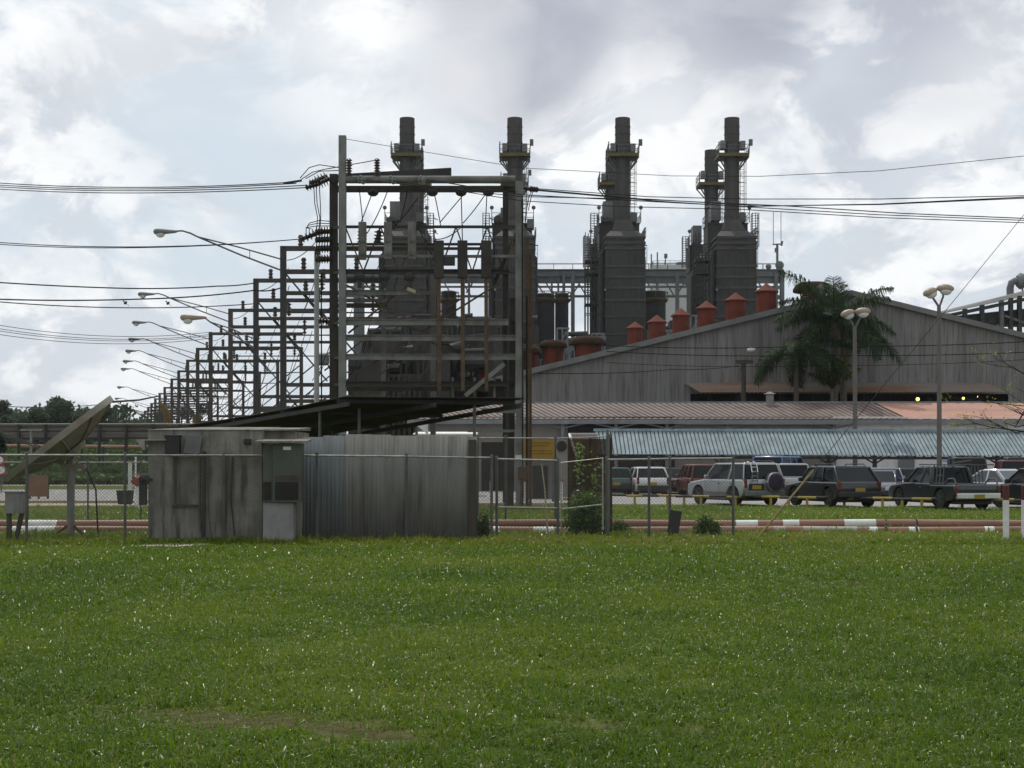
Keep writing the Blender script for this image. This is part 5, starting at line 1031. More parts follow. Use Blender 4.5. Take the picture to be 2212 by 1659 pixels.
# pipe rack behind the towers
D = 240; sD = FL/D; T = thing('pipe_rack', 'tall grey steel pipe rack running behind the boiler towers', 'pipe rack', (Wx(1300, D), D, 0))
Rk = lambda px, py, o=0.: Vector((Wx(px, D), D+o, Wz(py, D)))
mb = MB(); mb.span(Rk(740, 597), Rk(1693, 584, .6)); mb.span(Rk(740, 611, .3), Rk(1693, 597.5, .9)); mb.build('girder', rackmat, T)
mb = MB(); mb.span(Rk(740, 583.5, -.2), Rk(1693, 581.5, 1)); mb.span(Rk(740, 621, .2), Rk(1693, 617, .6)); mb.span(Rk(740, 642, .2), Rk(1693, 637, .6)); mb.build('lower_chord', rackmat, T)
for px, w in ((770, 12), (782, 10), (830, 8), (905, 6), (1000, 8), (1013, 5), (1160, 5), (1192, 4), (1206, 4), (1218, 6), (1237.5, 8), (1463, 8), (1420, 5), (1560, 6), (1676, 8), (1690, 8)):
    mb = MB(); mb.span((Wx(px-w/2, D), D-.25+.01*(px % 7), 0), (Wx(px+w/2, D), D+.5, Wz(586 if w > 5 else 600, D))); mb.build('column', rackmat, T)
mb = MB()
for px in (1160, 1180, 1250, 1400, 1440, 1480, 1620, 1640, 1000, 960, 860): mb.bar(Rk(px, 611, .4), Rk(px+16, 637, .4), .22)
for px in (1252, 1478, 1655, 1020): mb.bar(Rk(px, 612, .4), Rk(px-13, 632, .4), .25)
mb.build('brace', rackmat, T)
mb = MB(); rail(mb, Wx(1155, D), Wx(1690, D), D, D+.8, Wz(582, D), 1.0, False, 3); mb.build('handrail', gal, T)
mb = MB(); mb.span(Rk(1685, 680), Rk(1690.5, 584, .5)); mb.bar(Rk(1672, 668), Rk(1690, 668), .3); mb.bar(Rk(1672, 645), Rk(1690, 645), .3); mb.bar(Rk(1660, 655), Rk(1690, 612), .2); mb.build('end_frame', rackmat, T)
T = thing('antenna_mast', 'slim antenna mast with two whips on the pipe rack end', 'antenna', Rk(1679, 582))
mb = MB(); mb.bar(Rk(1679, 583), Rk(1679, 527), .35); mb.bar(Rk(1669, 528), Rk(1690, 527), .2); mb.bar(Rk(1688, 531), Rk(1690, 521), .3); mb.bar(Rk(1677, 545), Rk(1677, 536), .5); mb.build('mast', rackmat, T)
for px in (1670.6, 1687): mb = MB(); mb.bar(Rk(px, 528), Rk(px, 458), .09); mb.build('whip', gal, T)
mb = MB(); mb.ball(Rk(1684, 573), .75, (1, .4, 1)); mb.build('dish', rackmat, T, smooth=True)
mb = MB(); mb.ball(Rk(1660, 576), .5); mb.bar(Rk(1660, 584), Rk(1660, 577), .2); tag(mb.build('dome_camera', rackmat, loc=Rk(1660, 582), smooth=True), 'small round camera ball on the pipe rack', 'camera')
D = 300; T = thing('white_plant_building', 'distant pale plant building top between the two right towers', 'building', (Wx(1455, D), D, 0))
mb = MB(); mb.span((Wx(1408, D), D, 0), (Wx(1512, D), D+12, Wz(572, D))); mb.build('block', paleclad, T); mb = MB(); rail(mb, Wx(1412, D), Wx(1510, D), D+1, D+8, Wz(572, D), 1.0); mb.span((Wx(1466, D), D+2, Wz(572, D)), (Wx(1488, D), D+5, Wz(563, D))); mb.tube([(Wx(1438.5, D), D+1, Wz(572, D)), (Wx(1438.5, D), D+1, Wz(556, D))], .12, 5); mb.span((Wx(1436, D), D+.6, Wz(556, D)), (Wx(1442.5, D), D+1.4, Wz(547, D)))
for px, y in ((1407, 549), (1420, 545)): mb.bar((Wx(px, D), D, Wz(580, D)), (Wx(px, D), D, Wz(y, D)), .25)
mb.build('rooftop_gear', gal, T)
T.children[0].data.materials[0] = M('pale far cladding', (.5, .5, .5), (.44, .44, .44), .8)
# dark drums and machinery between and below the towers
blackdrum = M('dark drum paint', (.035, .035, .034), (.02, .02, .02), .7, scale=.6)
for px0, px1, y0, D, lb in ((1152, 1198, 633, 206, 'dark drum tank with yellow band, left one of the pair right of the gantry'), (1199, 1228, 632, 208, 'dark drum tank with yellow band, right one of the pair right of the gantry'), (1388, 1438, 628, 212, 'dark drum tank between the two right boiler towers'), (953, 986, 628, 210, 'dark drum tank seen through the gantry between two towers')):
    T = thing('drum_tank', lb, 'tank', (Wx((px0+px1)/2, D), D, 0), 'dark drum tanks'); r = (px1-px0)/2*D/FL; x = Wx((px0+px1)/2, D)
    mb = MB(); mb.lathe((x, D, 0), [(r, 0), (r, Wz(y0+4, D)), (r*.8, Wz(y0+1, D)), (r*.2, Wz(y0-1, D))], 20); mb.build('shell', blackdrum, T, smooth=30)
    mb = MB(); mb.lathe((x, D, 0), [(r+.02, Wz(705-50, D)), (r+.35, Wz(650, D)), (r+.35, Wz(646, D)), (r+.02, Wz(645, D))], 20); mb.build('walkway', yellowrail, T)
    mb = MB()
    for k in range(8): a = k*math.pi/4; mb.bar((x+(r+.3)*math.cos(a), D+(r+.3)*math.sin(a), Wz(650, D)), (x+(r+.3)*math.cos(a), D+(r+.3)*math.sin(a), Wz(632, D)), .1)
    mb.tube([(x+(r+.3)*math.cos(k*.3927), D+(r+.3)*math.sin(k*.3927), Wz(632, D)) for k in range(17)], .07, 5); mb.build('handrail', yellowrail, T)
rq = random.Random(11)
def machinery(lb, px0, px1, ytop, D, n_, seed, light=False):
    rq = random.Random(seed); T = thing('plant_machinery', lb, 'machinery', (Wx((px0+px1)/2, D), D, 0)); g = {}
    for k in range(n_):
        a = rq.uniform(px0, px1-10); w = rq.uniform(12, 70); y = ytop+rq.random()**1.6*110; h = rq.uniform(10, 60); dd = rq.uniform(-4, 4)
        t = rq.random(); q = g.setdefault('casing' if t < .45 else 'pipework' if t < .75 else 'steelwork', MB())
        z1 = Wz(y, D); z0 = Wz(y+h, D); xa, xb = Wx(a, D), Wx(min(a+w, px1), D)
        if t < .45: q.span((xa, D+dd, 0 if rq.random() < .6 else z0), (xb, D+dd+3, z1))
        elif t < .75: q.tube([(xa, D+dd-2, z0), (xa, D+dd-2, z1), (xb, D+dd-2, z1+.01)], rq.uniform(.15, .5), 8)
        else:
            q.bar((xa, D+dd-3, z1), (xb, D+dd-3, z1), .22)
            for px in np.arange(a, a+w, 11): q.bar((Wx(px, D), D+dd-3, 0), (Wx(px, D), D+dd-3, z1), .2)
            q.bar((xa, D+dd-3, z0), (xb, D+dd-3, z1), .16)
    for k, m_ in (('casing', stackmat2), ('pipework', darksteel), ('steelwork', rackmat if light else gantrydark)):
        if k in g: (g[k].each if k == 'pipework' else g[k].build)(k, m_, T, smooth=30)
machinery('dark clutter of ducts and pipes at the foot of the leftmost tower', 800, 965, 690, 186, 42, 1); machinery('dark clutter of ducts and pipes below the second tower', 985, 1160, 690, 187, 40, 2)
machinery('dark pumps and pipes between the second and third towers', 1150, 1310, 715, 188, 36, 3, True); machinery('dark pumps and pipes between the two right towers', 1380, 1540, 690, 189, 36, 4, True)
machinery('dim steelwork at the foot of the rightmost tower', 1560, 1700, 690, 188, 20, 5, True)
D = 118; T = thing('turbine_hall', 'long dim turbine hall with louvre bands behind the gantry', 'hall', (Wx(960, D), D, 0))
mb = MB(); mb.span((Wx(752, D), D, 0), (Wx(1140, D), D+14, Wz(772, D))); mb.span((Wx(835, D), D+.3, Wz(771, D)), (Wx(950, D), D+9, Wz(722, D))); mb.span((Wx(985, D), D+.3, Wz(771, D)), (Wx(1110, D), D+9, Wz(742, D))); mb.build('wall', stackmat2, T)
mb = MB()
for y, xa, xb in ((790, 752, 900), (812, 860, 1138), (846, 752, 1000)): mb.span((Wx(xa, D), D-.25, Wz(y+2, D)), (Wx(xb, D), D-.003, Wz(y-1, D)))
mb.build('louvre_band', darksteel, T)
mb = MB(); mb.span((Wx(975, D), D-1, Wz(812, D)), (Wx(1060, D), D-.3, Wz(806, D))); mb.span((Wx(820, D), D-.9, Wz(790, D)), (Wx(905, D), D-.3, Wz(776, D))); mb.each('roof_duct', paleclad, T)
mb = MB()
for px in (800, 838, 878, 920, 985, 1035, 1085): mb.span((Wx(px, D)-.15, D-.5, 0), (Wx(px, D)+.15, D-.26, Wz(740+20*(px % 3), D)))
for y in (760, 776, 788): mb.bar((Wx(795, D), D-.38, Wz(y, D)), (Wx(1100, D), D-.38, Wz(y, D)), .18)
mb.build('frame_steel', gantrydark, T)
machinery('dim ducts and pipes in front of the turbine hall seen through the gantry', 756, 1125, 728, 109, 46, 12)

# ================================================================ CARS
def paint(name, c, rough=.28, metal=.3):
    m = bpy.data.materials.new(name); m.use_nodes = True; n, l = m.node_tree.nodes, m.node_tree.links; b = n['Principled BSDF']
    b.inputs['Roughness'].default_value = rough; b.inputs['Metallic'].default_value = metal; b.inputs['Coat Weight'].default_value = .6; b.inputs['Coat Roughness'].default_value = .12
    t = n.new('ShaderNodeTexCoord'); sp = n.new('ShaderNodeSeparateXYZ'); l.new(t.outputs['Object'], sp.inputs[0])
    ns = n.new('ShaderNodeTexNoise'); ns.inputs['Scale'].default_value = 2.5; ns.inputs['Detail'].default_value = 6; l.new(t.outputs['Object'], ns.inputs[0])
    a = n.new('ShaderNodeMath'); a.operation = 'MULTIPLY_ADD'; l.new(ns.outputs[0], a.inputs[0]); a.inputs[1].default_value = .6; l.new(sp.outputs[2], a.inputs[2])
    r = n.new('ShaderNodeMapRange'); r.inputs[1].default_value = .55; r.inputs[2].default_value = 1.15; r.inputs[3].default_value = .55; r.inputs[4].default_value = .0; l.new(a.outputs[0], r.inputs[0])   # road dust thrown up on the sills
    x = n.new('ShaderNodeMix'); x.data_type = 'RGBA'; l.new(r.outputs[0], x.inputs[0]); x.inputs[6].default_value = (*c, 1); x.inputs[7].default_value = (.075, .065, .052, 1); l.new(x.outputs[2], b.inputs['Base Color']); return m
glassm = M('tinted car glass', (.008, .010, .012), (.012, .014, .016), .06, spec=.22)
glasslight = M('clear car glass', (.05, .06, .065), (.04, .047, .05), .06, spec=.8)
tyrem = M('tyre rubber', (.018, .018, .018), (.03, .028, .026), .85); rimm = M('alloy rim', (.13, .13, .13), (.09, .09, .085), .6, .3)
blackpl = M('black plastic trim', (.02, .02, .021), (.03, .03, .03), .55); redlens = M('red lamp lens', (.13, .012, .010), (.09, .01, .008), .25, spec=.4); amber = M('amber lamp lens', (.17, .055, .012), (.13, .045, .012), .25); clearl = M('clear lamp lens', (.55, .55, .52), (.45, .45, .43), .15)
plate = M('yellow number plate', (.34, .235, .02), (.27, .19, .02), .6); chrome = M('chrome trim', (.6, .6, .6), (.5, .5, .5), .18, .9)
def car(label, px, D, hd, pm, kind, Lc, Wd, H, lower=None, extras=(), name=None, glass=None):
    """hd = heading in degrees: 90 drives straight away from the viewer, 150 away to the left"""
    T = thing_local(name or {'suv': 'parked_suv', 'pickup': 'parked_pickup', 'van': 'parked_van'}.get(kind, 'parked_car'), label, {'suv': 'suv', 'pickup': 'pickup truck', 'van': 'van'}.get(kind, 'car'), (Wx(px, D), D, 0), 'vehicles in the parking lot', math.radians(hd))
    big = kind in ('suv', 'pickup', 'van'); Rw = .36 if big else .30; gc = .28 if big else .2; h = Lc/2; w = Wd/2
    xr, xf = -h+(.78 if kind != 'pickup' else 1.05), h-.82; zb = H*(.60 if kind != 'van' else .55); hood = zb-.03 if kind != 'van' else zb; glass = glass or glassm
    pp = lambda n_, m_, f, par=None, **k: part(n_, m_, f, par or T, **k)
    # --- body outline (x forward, z up) with open wheel arches
    o = [(-h+.10, gc+.12)]
    for xw in (xr, xf):
        ra = Rw+.09; o.append((xw-ra, gc))
        for q in range(9): a = math.pi-math.pi*q/8; o.append((xw+ra*math.cos(a), max(gc, Rw+ra*math.sin(a)*.98)))
        o.append((xw+ra, gc))
    cow = {'suv': h-1.28, 'hatch': h-1.15, 'sedan': h-1.25, 'pickup': h-1.35, 'van': h-.75}[kind]
    o += [(h-.06, gc+.1), (h, gc+.3), (h-.03, hood-.2), (h-.22, hood-.07), (cow, hood+.05)]
    if kind == 'pickup': cab0 = -.28*Lc*.5+.0; o += [(cab0, zb), (cab0-.02, zb-.05), (-h+.03, zb-.05), (-h, zb-.12)]
    elif kind == 'sedan': o += [(-h+.95, zb+.02), (-h+.15, zb+.0), (-h, zb-.1)]
    else: o += [(-h+.06, zb+.02), (-h+.0, zb-.15)]
    o += [(-h-.0, gc+.35)]
    zc = (gc+zb)/2
    def body(m):
        secs = [(-w+.0, .90), (-w+.05, .985), (-w+.16, 1.0), (w-.16, 1.0), (w-.05, .985), (w, .90)]; n_ = len(o); vs, fs = [], []
        for y, k in secs: vs += [(x*(1-(1-k)*.14), y, zc+(z-zc)*(k if z > zc else 1)) for x, z in o]
        for j in range(len(secs)-1):
            for i in range(n_): i2 = (i+1) % n_; fs.append((j*n_+i, (j+1)*n_+i, (j+1)*n_+i2, j*n_+i2))
        fs += [tuple(range(n_)), tuple(range((len(secs)-1)*n_+n_-1, (len(secs)-1)*n_-1, -1))]; m.add(vs, fs)
    pp('body', pm, body, smooth=40, bevel=.035)
    if lower: pp('sill_cladding', lower, lambda m: [m.span((a, sy*(w+.012)-.02, gc-.02), (b_, sy*(w+.012)+.02, gc+.26)) for sy in (-1, 1) for a, b_ in ((xr+Rw+.1, xf-Rw-.1),)] and None, bevel=.015)
    # --- glasshouse
    if kind == 'pickup': g0, g1, r0, r1 = cab0+.03, cow, cab0+.16, cow-.62
    elif kind == 'sedan': g0, g1, r0, r1 = -h+.95, cow, -h+1.55, cow-.75
    elif kind == 'hatch': g0, g1, r0, r1 = -h+.08, cow, -h+.55, cow-.72
    elif kind == 'van': g0, g1, r0, r1 = -h+.08, cow+.1, -h+.22, cow-.65
    else: g0, g1, r0, r1 = -h+.10, cow, -h+(.62 if 'slope' in extras else .28), cow-.55
    wb, wt, zr = w-.06, w-.20, H-.07
    base = [Vector((g0, -wb, zb-.02)), Vector((g1, -wb, zb+.02)), Vector((g1, wb, zb+.02)), Vector((g0, wb, zb-.02))]
    roof = [Vector((r0, -wt, zr)), Vector((r1, -wt, zr)), Vector((r1, wt, zr)), Vector((r0, wt, zr))]
    pp('window_glass', glass, lambda m: m.hull8(base, roof))
    def roofm(m):
        e = .03; a = [Vector((r0-e, -wt-e, zr-.03)), Vector((r1+e, -wt-e, zr-.03)), Vector((r1+e, wt+e, zr-.03)), Vector((r0-e, wt+e, zr-.03))]
        b_ = [Vector((r0+.03, -wt+.04, H-.01)), Vector((r1-.1, -wt+.04, H-.01)), Vector((r1-.1, wt-.04, H-.01)), Vector((r0+.03, wt-.04, H-.01))]; m.hull8(a, b_)
        out = Vector((0, .012, 0))
        for sy, ib in ((-1, 0), (1, 3)):
            B0, R0, B1, R1 = base[ib], roof[ib], base[1 if ib == 0 else 2], roof[1 if ib == 0 else 2]; off = out*sy
            m.bar(B0+off, R0+off, .05, .16 if kind != 'pickup' else .10); m.bar(B1+off, R1+off, .06, .07)
            for f in ((.40, .68) if kind in ('suv', 'van') and Lc > 4.2 else (.38,) if kind in ('pickup', 'suv') else (.48,)): m.bar(B0.lerp(B1, f)+off, R0.lerp(R1, f)+off, .05, .09)
            m.bar(R0+off, R1+off, .05, .05)
        m.bar(base[0], base[3], .05, .06)
        if kind in ('van',): m.bar(base[0].lerp(roof[0], .0), base[3], .08, .08)
    pp('roof', pm, roofm, smooth=40, bevel=.03)
    # --- bumpers, lamps, plate, mirrors, doors
    silver = 'chromebumper' in extras
    pp('bumper', chrome if silver else (lower or blackpl), lambda m: m.span((-h-.12, -w+.05, gc+.10), (-h+.06, w-.05, gc+.32)), bevel=.04)
    pp('bumper', lower or blackpl, lambda m: m.span((h-.08, -w+.05, gc+.05), (h+.07, w-.05, gc+.28)), bevel=.04)
    tz = zb-.30 if kind != 'pickup' else zb-.42
    for sy in (-1, 1):
        pp('tail_light', redlens, lambda m: m.span((-h-.03, sy*(w-.03)-.11*(sy > 0)-.0, tz), (-h+.16, sy*(w-.03)+.11*(sy < 0), tz+.34)) if True else 0, bevel=.015)
        if big: pp('indicator', amber, lambda m: m.span((-h-.034, sy*(w-.025)-.10*(sy > 0), tz+.25), (-h+.165, sy*(w-.025)+.10*(sy < 0), tz+.335)))
        pp('headlight', clearl, lambda m: m.span((h-.20, sy*(w-.05)-.34*(sy > 0), hood-.33), (h-.0, sy*(w-.05)+.34*(sy < 0), hood-.16)), bevel=.02)
        pp('mirror', pm if kind != 'pickup' else blackpl, lambda m: m.box((g1-.35, sy*(w+.10), zb+.10), (.10, .20, .15)), bevel=.03)
        for x in ((g1-1.25,) if kind == 'pickup' else (g1-1.2, g1-2.05)): pp('door_handle', blackpl if not silver else chrome, lambda m: m.span((x, sy*(w+.004)-.012, zb-.17), (x+.15, sy*(w+.004)+.012, zb-.14)))
        for x in ((cow-.1, cow-1.15) if kind == 'pickup' else (cow-.1, cow-1.1, cow-2.0) if Lc > 4.2 else (cow-.1, cow-1.1)): pp('door_seam', blackpl, lambda m: m.span((x-.006, sy*(w-.012)-.014, gc+.15), (x+.006, sy*(w-.012)+.014, zb-.03)))
    px_ = -h-.055 if kind != 'pickup' else -h-.13; pz = zb-.28 if kind not in ('pickup', 'van') else gc+.2
    py_ = .38 if 'spare' in extras else 0
    pp('number_plate', plate, lambda m: m.span((px_, py_-.2, pz-.075), (px_+.03, py_+.2, pz+.075)))
    # --- wheels
    for x in (xr, xf):
        for sy in (-1, 1):
            c_ = (x, sy*(w-.13), Rw); rot = Matrix.Rotation(math.pi/2*-sy, 3, 'X')
            ty = pp('wheel', tyrem, lambda m: m.lathe(c_, [(Rw*.55, -.11), (Rw*.93, -.115), (Rw, -.07), (Rw, .07), (Rw*.93, .115), (Rw*.6, .11)], 24, rot), smooth=30)
            pp('rim', rimm, lambda m: (m.lathe(c_, [(Rw*.62, .10), (Rw*.60, .085), (Rw*.5, .06), (.04, .09), (.01, .10)], 20, rot), [m.bar(Vector(c_)+rot@Vector((.05*math.cos(a), .05*math.sin(a), .095)), Vector(c_)+rot@Vector((Rw*.58*math.cos(a), Rw*.58*math.sin(a), .095)), .06, .03) for a in np.linspace(0, 2*math.pi, 6)[:-1]]), ty)
    pp('underbody', blackpl, lambda m: m.span((-h+.25, -w+.22, gc-.08), (h-.25, w-.22, gc+.15)))
    # --- extras
    if 'rails' in extras:
        for sy in (-1, 1): pp('roof_rail', blackpl, lambda m: m.tube([(r0+.1, sy*(wt-.06), H-.02), (r0+.2, sy*(wt-.06), H+.05), (r1-.35, sy*(wt-.06), H+.05), (r1-.2, sy*(wt-.06), H-.02)], .022, 6), smooth=True)
    if 'spare' in extras:
        rot = Matrix.Rotation(-math.pi/2, 3, 'Y'); c_ = Vector((-h-.10, -.36, zb-.08)); Rs = .36
        s_ = pp('spare_wheel', chrome, lambda m: m.lathe(c_, [(Rs, -.1), (Rs+.02, .04), (Rs+.01, .11), (Rs-.03, .115)], 28, rot), smooth=30)
        pp('wheel_cover', M('dark purple cover', (.025, .014, .035), (.04, .025, .05), .5), lambda m: m.lathe(c_, [(Rs-.02, .10), (Rs-.06, .135), (Rs*.5, .145), (.01, .15)], 28, rot), s_, smooth=30)
    if 'ladder' in extras:
        def lad(m):
            for y in (.34, .60): m.tube([(-h-.04, y, zb-.12), (-h-.06, y, zb+.3), (-h+.08, y-.02, zr+.02), (-h+.3, y-.02, H+.03)], .022, 6)
            for k in range(4): z = zb-.02+k*.17; m.bar((-h-.055+.02*k, .34, z), (-h-.055+.02*k, .60, z), .035)
        pp('rear_ladder', chrome, lad, smooth=True)
        pp('plate_holder', blackpl, lambda m: m.span((px_+.01, .05, pz-.26), (px_+.05, .70, pz+.14)))
    if 'bedrack' in extras:
        def rack(m):
            zt_ = H-.03
            for sy in (-1, 1):
                y = sy*(w-.10); m.bar((cab0-.02, y, zb-.02), (-h+1.0, y, zb+.0), .035); m.bar((r1-.1, y*.86, zt_+.08), (-h+.15, y*.9, zt_+.06), .035); m.bar((cab0-.4, y, zb+.28), (-h+1.0, y, zb+.26), .022)
                for x in np.linspace(cab0-.06, -h+1.0, 4): m.bar((x, y, zb-.05), (x, y*.92, zt_+.06), .03)
                m.tube([(-h+.9, y, zb-.03), (-h+.6, y, zb+.16), (-h+.2, y, zb+.17), (-h+.06, y, zb-.02)], .03, 6)
            for x in np.linspace(r1-.1, -h+.2, 6): m.bar((x, -w+.2, zt_+.07), (x, w-.2, zt_+.07), .03)
            m.bar((cab0+.4, -.3, zt_+.14), (-h+.3, .1, zt_+.22), .05)
        pp('cargo_rack', chrome if 'bright' in extras else gal, rack)
        for sy in (-1, 1): pp('rear_window_frame', pm, lambda m: m.bar((cab0+.02, sy*wb, zb), (cab0+.13, sy*wt, zr), .07))
    if kind == 'pickup': pp('bed_liner', blackpl, lambda m: m.span((-h+.10, -w+.10, zb-.06), (cab0-.08, w-.10, zb-.035)))
    if 'tow' in extras: pp('roll_bar', blackpl, lambda m: m.bar((cab0-.1, -w+.2, zb+.4), (cab0-.1, w-.2, zb+.4), .06))
    return T
silverp = paint('silver paint', (.36, .37, .385), .3, .5); blackp = paint('black green paint', (.02, .026, .028)); tealblack = paint('dark petrol paint', (.016, .027, .03)); whitep = paint('white car paint', (.72, .71, .69), .3, 0); redp = paint('faded red paint', (.16, .022, .015), .4, 0)
greenp = paint('dark teal paint', (.03, .085, .075)); navy = paint('navy paint', (.018, .03, .075)); greyp = paint('mid grey paint', (.22, .225, .235), .3, .5); charp = paint('charcoal paint', (.022, .022, .024)); bluep = paint('truck blue paint', (.03, .10, .28), .35, 0); paleg = paint('pale grey truck paint', (.36, .355, .35), .4, .1); silv2 = paint('bright silver paint', (.60, .62, .65), .2, .6); marn = paint('maroon paint', (.09, .016, .018)); greyclad = M('grey sill cladding', (.15, .155, .15), (.11, .11, .105), .5)
car('silver off roader with spare wheel and ladder on its back door', 1587, 56.2, 114, silverp, 'suv', 4.15, 1.86, 1.68, greyclad, ('spare', 'ladder', 'rails'))
car('black estate car with roof rails behind the yellow guy guard', 1795, 54.2, 106, blackp, 'suv', 4.3, 1.80, 1.56, None, ('rails', 'slope'))
car('dark green pickup truck with a pipe rack over its bed', 2035, 52.0, 102, tealblack, 'pickup', 4.95, 1.78, 1.55, None, ('bedrack', 'chromebumper'))
car('white hatchback with dark rear window seen through the fence', 1394, 74.5, 96, whitep, 'hatch', 4.0, 1.72, 1.48)
car('dark teal car at the fence corner beside the bush', 1326, 75.5, 90, greenp, 'hatch', 3.9, 1.7, 1.45)
car('black car squeezed between the white hatchback and the red van', 1457, 78, 88, charp, 'sedan', 4.3, 1.7, 1.42)
car('faded red van behind the silver off roader', 1510, 73.5, 94, redp, 'van', 4.3, 1.7, 1.62)
car('pale grey pickup seen from behind between silver off roader and black estate', 1712, 70, 83, paleg, 'pickup', 4.6, 1.72, 1.66)
car('tall blue truck cab behind the silver off roader', 1688, 77, 60, bluep, 'van', 4.8, 1.9, 2.05)
car('grey saloon with a big rear window between black estate and pickup', 1908, 68, 80, greyp, 'sedan', 4.3, 1.72, 1.45, None, ())
car('dark blue car nose peeping out behind the black estate', 1900, 63.5, 250, navy, 'sedan', 4.1, 1.66, 1.36)
car('black hatchback left of the dark green pickup cab', 1957, 72, 79, charp, 'hatch', 3.8, 1.68, 1.42)
car('dark tall van behind the pickup rack', 2088, 75, 76, charp, 'van', 4.5, 1.85, 1.98)
car('silver saloon right of the dark green pickup', 2150, 59, 122, silv2, 'sedan', 4.3, 1.7, 1.42, None, (), None, glasslight)
car('dark maroon off roader at the right edge of the lot', 2188, 70, 78, marn, 'suv', 4.4, 1.8, 1.82)
car('black van right behind the maroon off roader', 2200, 77, 76, charp, 'van', 4.5, 1.85, 2.0)
car('dark car cut by the right frame edge behind the bollards', 2243, 51.5, 108, blackp, 'hatch', 4.0, 1.7, 1.5)
# yellow excavator far away among the frames
D = 150; yel = M('machine yellow', (.17, .10, .014), (.11, .07, .012), .7); T = thing('excavator', 'small yellow excavator with raised arm among the far portal frames', 'excavator', (Wx(372, D), D, 0))
mb = MB(); mb.span((Wx(360, D), D-1.2, 1.0), (Wx(385, D), D+1.2, 2.0)); mb.span((Wx(364, D), D-1, 2.0), (Wx(373, D), D+.6, 3.2)); mb.build('cab', yel, T, bevel=.1)
mb = MB(); mb.bar(W(372, 985, D), W(364, 890, D), .3); mb.bar(W(364, 890, D), W(344, 868, D), .25); mb.bar(W(346, 870, D), W(357, 903, D), .22); mb.build('boom', yel, T)
mb = MB(); mb.hull8([W(352, 920, D-.5), W(362, 918, D-.5), W(362, 918, D+.5), W(352, 920, D+.5)], [W(354, 902, D-.5), W(360, 902, D-.5), W(360, 902, D+.5), W(354, 902, D+.5)]); mb.build('bucket', yel, T)
for dy in (-1.1, 1.1): mb = MB(); mb.tube([(Wx(358, D), D+dy, .45), (Wx(388, D), D+dy, .45)], .45, 10); mb.build('track', blackpl, T)
D = 160; mb = MB(); mb.span((Wx(410, D), D, .5), (Wx(432, D), D+2, 2.4)); mb.bar(W(412, 960, D), W(426, 895, D), .5); mb.bar(W(426, 895, D), W(436, 905, D), .4); o = mb.build('loader', yel, loc=(Wx(420, D), D, 0)); tag(o, 'second small yellow machine right of the excavator', 'loader')
D = 130; T = thing('pipe_bridge', 'low dark pipe bridge crossing the distance at the left', 'pipe bridge', (Wx(120, D), D, 0))
mb = MB()
for y, r in ((921, .28), (929, .30), (939, .36), (944, .2)): mb.tube([W(-200, y, D+r), W(420, y-1, D+r)], r*.9, 10)
mb.build('pipe', M('brown grey pipework', (.15, .125, .105), (.095, .08, .07), .7, scale=.8, stretch=(.3, 3, 3)), T, smooth=True)
mb = MB()
for px in range(-190, 420, 58): mb.span((Wx(px, D)-.12, D-.3, 0), (Wx(px, D)+.12, D-.1, Wz(917, D)))
mb.span(W(-200, 949, D-.1), W(420, 946, D+.2)); mb.build('trestle', darksteel, T)
mb = MB()
for px in range(-195, 420, 9): mb.span((Wx(px, D)-.12, D-.15, Wz(919, D)), (Wx(px+3, D), D+.1, Wz(916, D)))
mb.each('pipe_clamp', rackmat, T)
T = thing('conveyor_belt_line', 'second thin pipe line low behind the pipe bridge', 'pipe', (Wx(120, 150), 150, 0)); mb = MB(); mb.tube([W(-200, 962, 150), W(330, 966, 150)], .2, 8); mb.build('pipe', pipebrown, T, smooth=True)
mb = MB()
for px in range(-190, 330, 46): mb.span((Wx(px, 150)-.1, 149.8, 0), (Wx(px, 150)+.1, 149.95, Wz(965, 150)))
mb.build('trestle', darksteel, T)

# ================================================================ VEGETATION
rg = np.random.default_rng(3)
def leaves(centers, size, jit, tint, aspect=.55, up=.3):
    n_ = len(centers); d = rg.normal(size=(n_, 3)); d[:, 2] = d[:, 2]*.7+up; d /= np.linalg.norm(d, axis=1)[:, None]
    s = np.cross(d, rg.normal(size=(n_, 3))); s /= np.linalg.norm(s, axis=1)[:, None]+1e-9
    L = (size*(1+jit*rg.uniform(-1, 1, n_)))[:, None]; w = L*aspect*.5
    v = np.stack([centers, centers+d*L*.5+s*w, centers+d*L, centers+d*L*.5-s*w], 1).reshape(-1, 3)
    return v, np.arange(n_*4).reshape(-1, 4), np.repeat(tint, 4)
def cloud(c, r, n_, sq=.75, hollow=.55):
    p = rg.normal(size=(n_, 3)); p /= np.linalg.norm(p, axis=1)[:, None]; k = (hollow+(1-hollow)*rg.random(n_))[:, None]; return np.array(c)+p*k*np.array([r, r, r*sq])
treeleaf = M_leaf('far tree leaves', [(0, (.04, .062, .042)), (.5, (.06, .09, .052)), (1, (.09, .12, .065))], .9, .45, .1)
